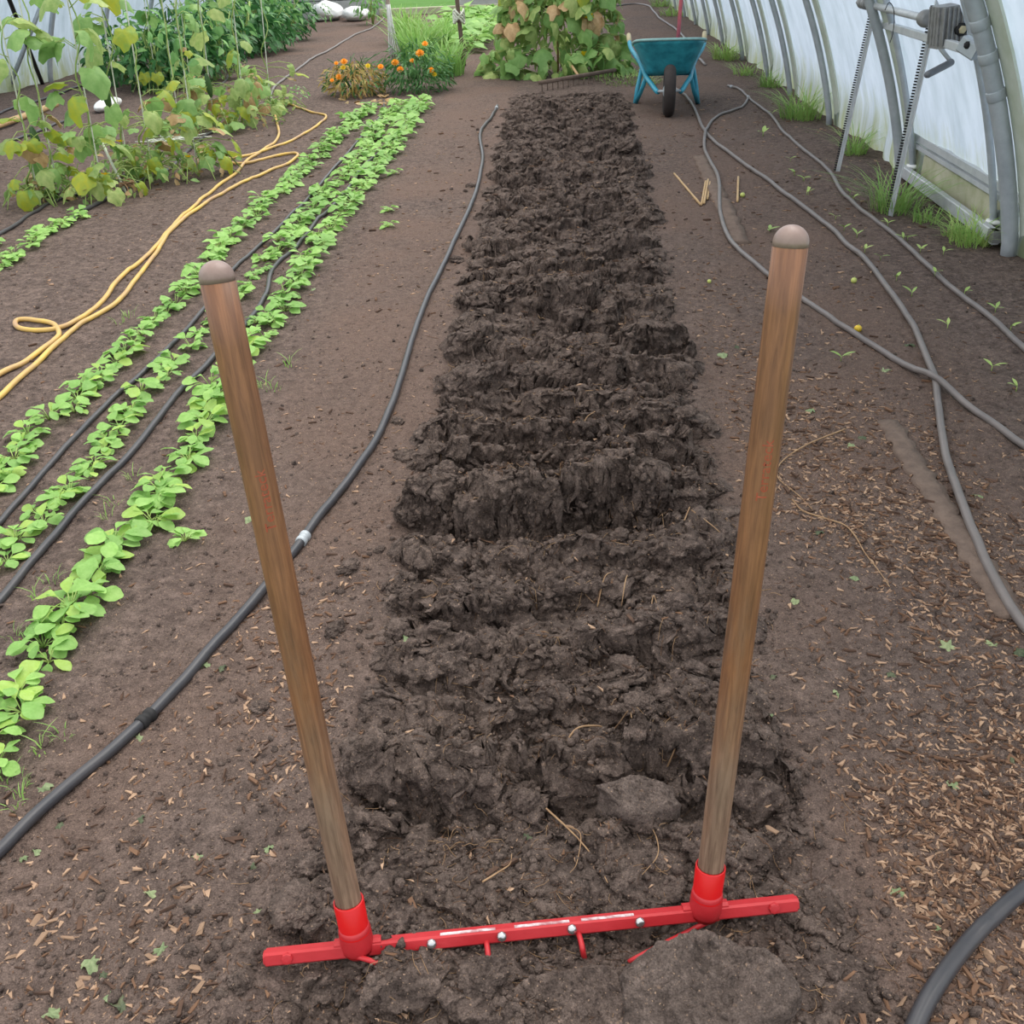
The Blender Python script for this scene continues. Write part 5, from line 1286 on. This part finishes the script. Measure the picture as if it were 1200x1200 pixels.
# ------------------------------------------------------------------ wheelbarrow
def wheelbarrow():
    base = S(P(783, 135), -.004); root = empty('wheelbarrow', base, 'dirty teal wheelbarrow facing the camera with its wheel towards the strip', 'wheelbarrow', rz=-.13)
    def ringpts(k, inset=0.0):
        z = .27 + .28 * k; yf, yb_ = .30 - .24 * k + inset, .72 + .24 * k - inset; yc, hy = (yf + yb_) / 2, (yb_ - yf) / 2; out_ = []
        for a in np.linspace(0, 2 * math.pi, 48, endpoint=False):
            c, s = math.cos(a), math.sin(a); e = 2 / 4.2
            yy = yc + hy * math.copysign(abs(s) ** e, s); u = (yy - yf) / (yb_ - yf)
            hw = (.185 + .11 * k - inset) * (.92 + .12 * u); out_.append(Vector((hw * math.copysign(abs(c) ** e, c), yy, z - .115 * k * u)))
        return out_
    V, F = [], []; ks = np.linspace(0, 1, 8)
    for k in ks: V += ringpts(k)
    for k in ks[::-1]: V += [v + Vector((0, 0, .008 if k < .1 else 0)) for v in ringpts(k, .008)]
    R_ = 16; n = 48
    for i in range(R_ - 1):
        for k in range(n): F.append((i * n + k, i * n + (k + 1) % n, (i + 1) * n + (k + 1) % n, (i + 1) * n + k))
    F += [tuple(range(n - 1, -1, -1)), tuple((R_ - 1) * n + k for k in range(n))]
    tray = link('tray', mesh('tray', V, F, [MT['teal']]), root)
    rp = ringpts(1.0); rp.append(rp[0]); v, f = tube(rp, .010, 8, False); link('rim', mesh('rim', v, f, [MT['teal_rim']]), tray)['label'] = 'pale worn rolled rim'
    # wheel
    prof = []
    for a in np.linspace(-1.35, 1.35, 11): prof.append((.145 + .045 * math.cos(a), .046 * math.sin(a)))
    v, f = lathe([(.105, -.036)] + prof + [(.105, .036)], 36, (0, 0, .19), (1, 0, 0)); wh = link('tyre', mesh('tyre', v, f, [MT['tyre']]), root)
    v, f = lathe([(.02, -.05), (.05, -.035), (.106, -.030), (.106, .030), (.05, .035), (.02, .05)], 24, (0, 0, .19), (1, 0, 0)); link('hub', mesh('hub', v, f, [MT['steel']]), wh)
    v, f = tube([(-.09, 0, .19), (.09, 0, .19)], .009, 8); link('axle', mesh('axle', v, f, [MT['steel']]), root)
    for s in (-1, 1):
        v, f = tube(spline([(s * .085, 0, .185), (s * .10, .03, .19), (s * .14, .16, .225), (s * .175, .30, .252), (s * .19, .5, .258), (s * .235, .80, .32), (s * .31, 1.05, .40), (s * .325, 1.22, .45)], 5), .019, 8)
        h = link('handle_tube', mesh('handle_tube', v, f, [MT['bluetube']]), root)
        v, f = tube([(s * .323, 1.17, .437), (s * .328, 1.25, .461), (s * .332, 1.32, .48)], [.021, .021, .019], 10); link('grip', mesh('grip', v, f, [MT['beige']]), h)['label'] = 'pale worn grip'
        for (y0, z0, x0) in ((.36, .25, .18), (.66, .29, .21)):
            v, f = tube([(s * x0, y0, z0), (s * (x0 + .035), (y0 + .56) / 2, .13), (s * .262, .57, .012)], .018, 8); link('leg', mesh('leg', v, f, [MT['bluetube']]), root)
        v, f = lathe([(.022, 0), (.022, .01), (.016, .018)], 10, (s * .262, .57, .0)); link('foot', mesh('foot', v, f, [MT['black']]), root)
    v, f = tube([(-.19, .45, .258), (.19, .45, .258)], .012, 8); link('cross_tube', mesh('cross_tube', v, f, [MT['bluetube']]), root)
    # spade standing in it
    q0 = PY(795, 40, base.y + .62); q0.z = max(q0.z, .35); q1 = PY(799, -10, base.y + .66); d_ = (q1 - q0).normalized()
    r2 = empty('spade', Vector((q0.x, q0.y, .285)), 'tool with faded red shaft standing up out of the teal wheelbarrow', 'tool')
    z_ = (q0.z - .285); lo = q0 - r2.location - d_ * (z_ - .12)
    v, f = tube([lo, lo + d_ * .5, lo + d_ * 1.0], .016, 8); link('shaft', mesh('shaft', v, f, [MT['redtool']]), r2)
    v, f = bar(lo - d_ * .12, lo + d_ * .02, .16, .006, (0, 1, 0.1), .002); link('blade', mesh('blade', v, f, [MT['steel']]), r2)
wheelbarrow()

# ------------------------------------------------------------------ vent winder on the film wall
def winder():
    L0 = P(1043, 250); root = empty('vent_winder', L0, 'grey rack-and-pinion vent winder with crank and two toothed bars by the film', 'vent winder')
    def part(name, vf, mat, par=root, lab=None, smooth=True):
        o = link(name, mesh(name, [Vector(q) - L0 for q in vf[0]], vf[1], [MT[mat]], smooth=smooth), par)
        if lab: o['label'] = lab
        return o
    yN, yF = L0.y, P(981, 200).y
    for (pb, pt, y_) in (((1043, 251), (1099, 0), yN), ((981, 201), (1029, -8), yF)):
        a = P(*pb); a.z = -.03; b = PY(pt[0], pt[1], y_ - .02); t = (b - a).normalized(); s = Vector((-1, 0, 0)); s = (s - t * s.dot(t)).normalized(); w_ = t.cross(s)
        rk = part('toothed_bar', join([bar(a + s * .002, b + s * .002, .016, .010, w_), bar(a - s * .006 + w_ * .006, b - s * .006 + w_ * .006, .004, .020, w_), ])[:2], 'steel_light', smooth=False)
        nT = 72; th = []
        for k in range(nT):
            q = a + (b - a) * ((k + 2) / (nT + 3)); th.append(bar(q + s * .006 - w_ * .011, q + s * .021 - w_ * .011, .007, .012, w_))
        part('teeth', join(th)[:2], 'black', rk, 'row of dark rack teeth', False)['kind'] = 'stuff'
    sh0, sh1 = PY(1014, 4, yF + .02), PY(1086, 22, yN - .06)
    sh = part('drive_shaft', tube([sh0, sh1], .017, 14), 'steel_light')
    d = (sh1 - sh0).normalized()
    for o_ in (-.05, .02): part('collar', lathe([(.020, -.02), (.030, -.018), (.030, .018), (.020, .02)], 14, sh0 + d * o_, d), 'cast', sh)
    part('end_nut', lathe([(.024, -.015), (.024, .015)], 6, sh0 - d * .10, d), 'cast', sh, smooth=False)
    part('stub', tube([sh0 - d * .11, sh0], .013, 10), 'steel', sh)
    part('pinion_housing', lathe([(.02, -.03), (.036, -.026), (.038, .0), (.036, .026), (.02, .03)], 18, sh1 - d * .01, d), 'cast', sh, 'dark pinion housing')
    # ribbed gearbox
    g0 = PY(1112, 30, yN - .28); ax = d; up = (Vector((0, 0, 1)) - ax * ax.z).normalized(); sd = ax.cross(up)
    X1, Z1 = Vector((1, .12, 0)).normalized(), Vector((-.10, 0, 1)).normalized(); Y1 = Z1.cross(X1); fr = g0 - Y1 * .06
    gb = part('gearbox', bar(g0 - Z1 * .082, g0 + Z1 * .082, .135, .115, Y1, .022), 'cast', smooth=False)
    for k in range(6):
        q = fr - X1 * (.060 - .021 * k); part('rib', bar(q - Z1 * .074, q + Z1 * .074, .008, .016, Y1, .003), 'cast', gb, smooth=False)
    for k in range(4):
        q = g0 - X1 * .066 - Y1 * (.036 - .026 * k); part('rib', bar(q - Z1 * .074, q + Z1 * .074, .014, .009, Y1, .003), 'cast', gb, smooth=False)
    q = fr + X1 * .072; part('side_plate', bar(q - Z1 * .098 + Y1 * .03, q + Z1 * .098 + Y1 * .03, .022, .10, Y1, .004), 'steel', gb, smooth=False)
    q = fr + X1 * .058 - Y1 * .022; part('rating_plate', bar(q - Z1 * .0 , q + Z1 * .075, .026, .004, Y1), 'bag', gb, 'small pale plate', False)
    c = fr + X1 * .020 - Y1 * .006 - Z1 * .012; n_ = -Y1
    part('seal_ring', lathe([(.026, -.02), (.026, .006), (.020, .010)], 18, c, n_), 'black', gb, 'dark ring round the bolt')
    part('bolt', lathe([(.017, 0), (.017, .016), (.012, .020)], 6, c, n_), 'beige', gb, 'pale hexagonal bolt head', False)
    # carrier bar fixed to the hoops
    a, b = PY(1030, 27, yF - .02), PY(1140, 60, 4.22); part('carrier_bar', bar(a, b, .03, .034, bev=.003), 'steel_light', smooth=False)
    part('hoop_clamp', bar(PY(1128, 50, 4.26), PY(1146, 62, 4.20), .05, .06, bev=.006), 'steel', smooth=False)
    part('clamp_bolt', lathe([(.015, 0), (.015, .03), (.008, .034)], 8, PY(1134, 52, 4.24), (-.4, -.9, 0)), 'black')
    for z_ in (0.66, 0.80, 0.92):
        x_ = wr_x(4.15) - lean(z_); part('hoop_band', lathe([(.036, -.02), (.037, -.018), (.037, .018), (.036, .02)], 16, (x_, 4.15, z_), (-.45, 0, 1)), 'steel')
    # crank
    k0, k1, k2 = PY(1094, 46, yN - .10), PY(1115, 73, yN - .22), PY(1086, 88, yN - .36)
    ck = part('crank_arm', tube([k0 + Vector((0, .05, .01)), k0, k1], [.011, .011, .009], 8), 'steel_light')
    part('crank_grip', lathe([(.008, -.01), (.015, 0), (.016, .01), (.0155, (k2 - k1).length - .01), (.013, (k2 - k1).length)], 12, k1, k2 - k1), 'grip', ck, 'grey cylindrical crank grip')
    w0 = PY(1049, 32, yN + .3); part('wire_loop', tube(spline([PY(1037, 12, yN + .4), PY(1042, 3, yN + .4), PY(1047, 10, yN + .4), PY(1048, 25, yN + .4), PY(1046, 40, yN + .4), PY(1043, 50, yN + .4)], 4), .0022, 5), 'black', lab='thin wire loop')
winder()
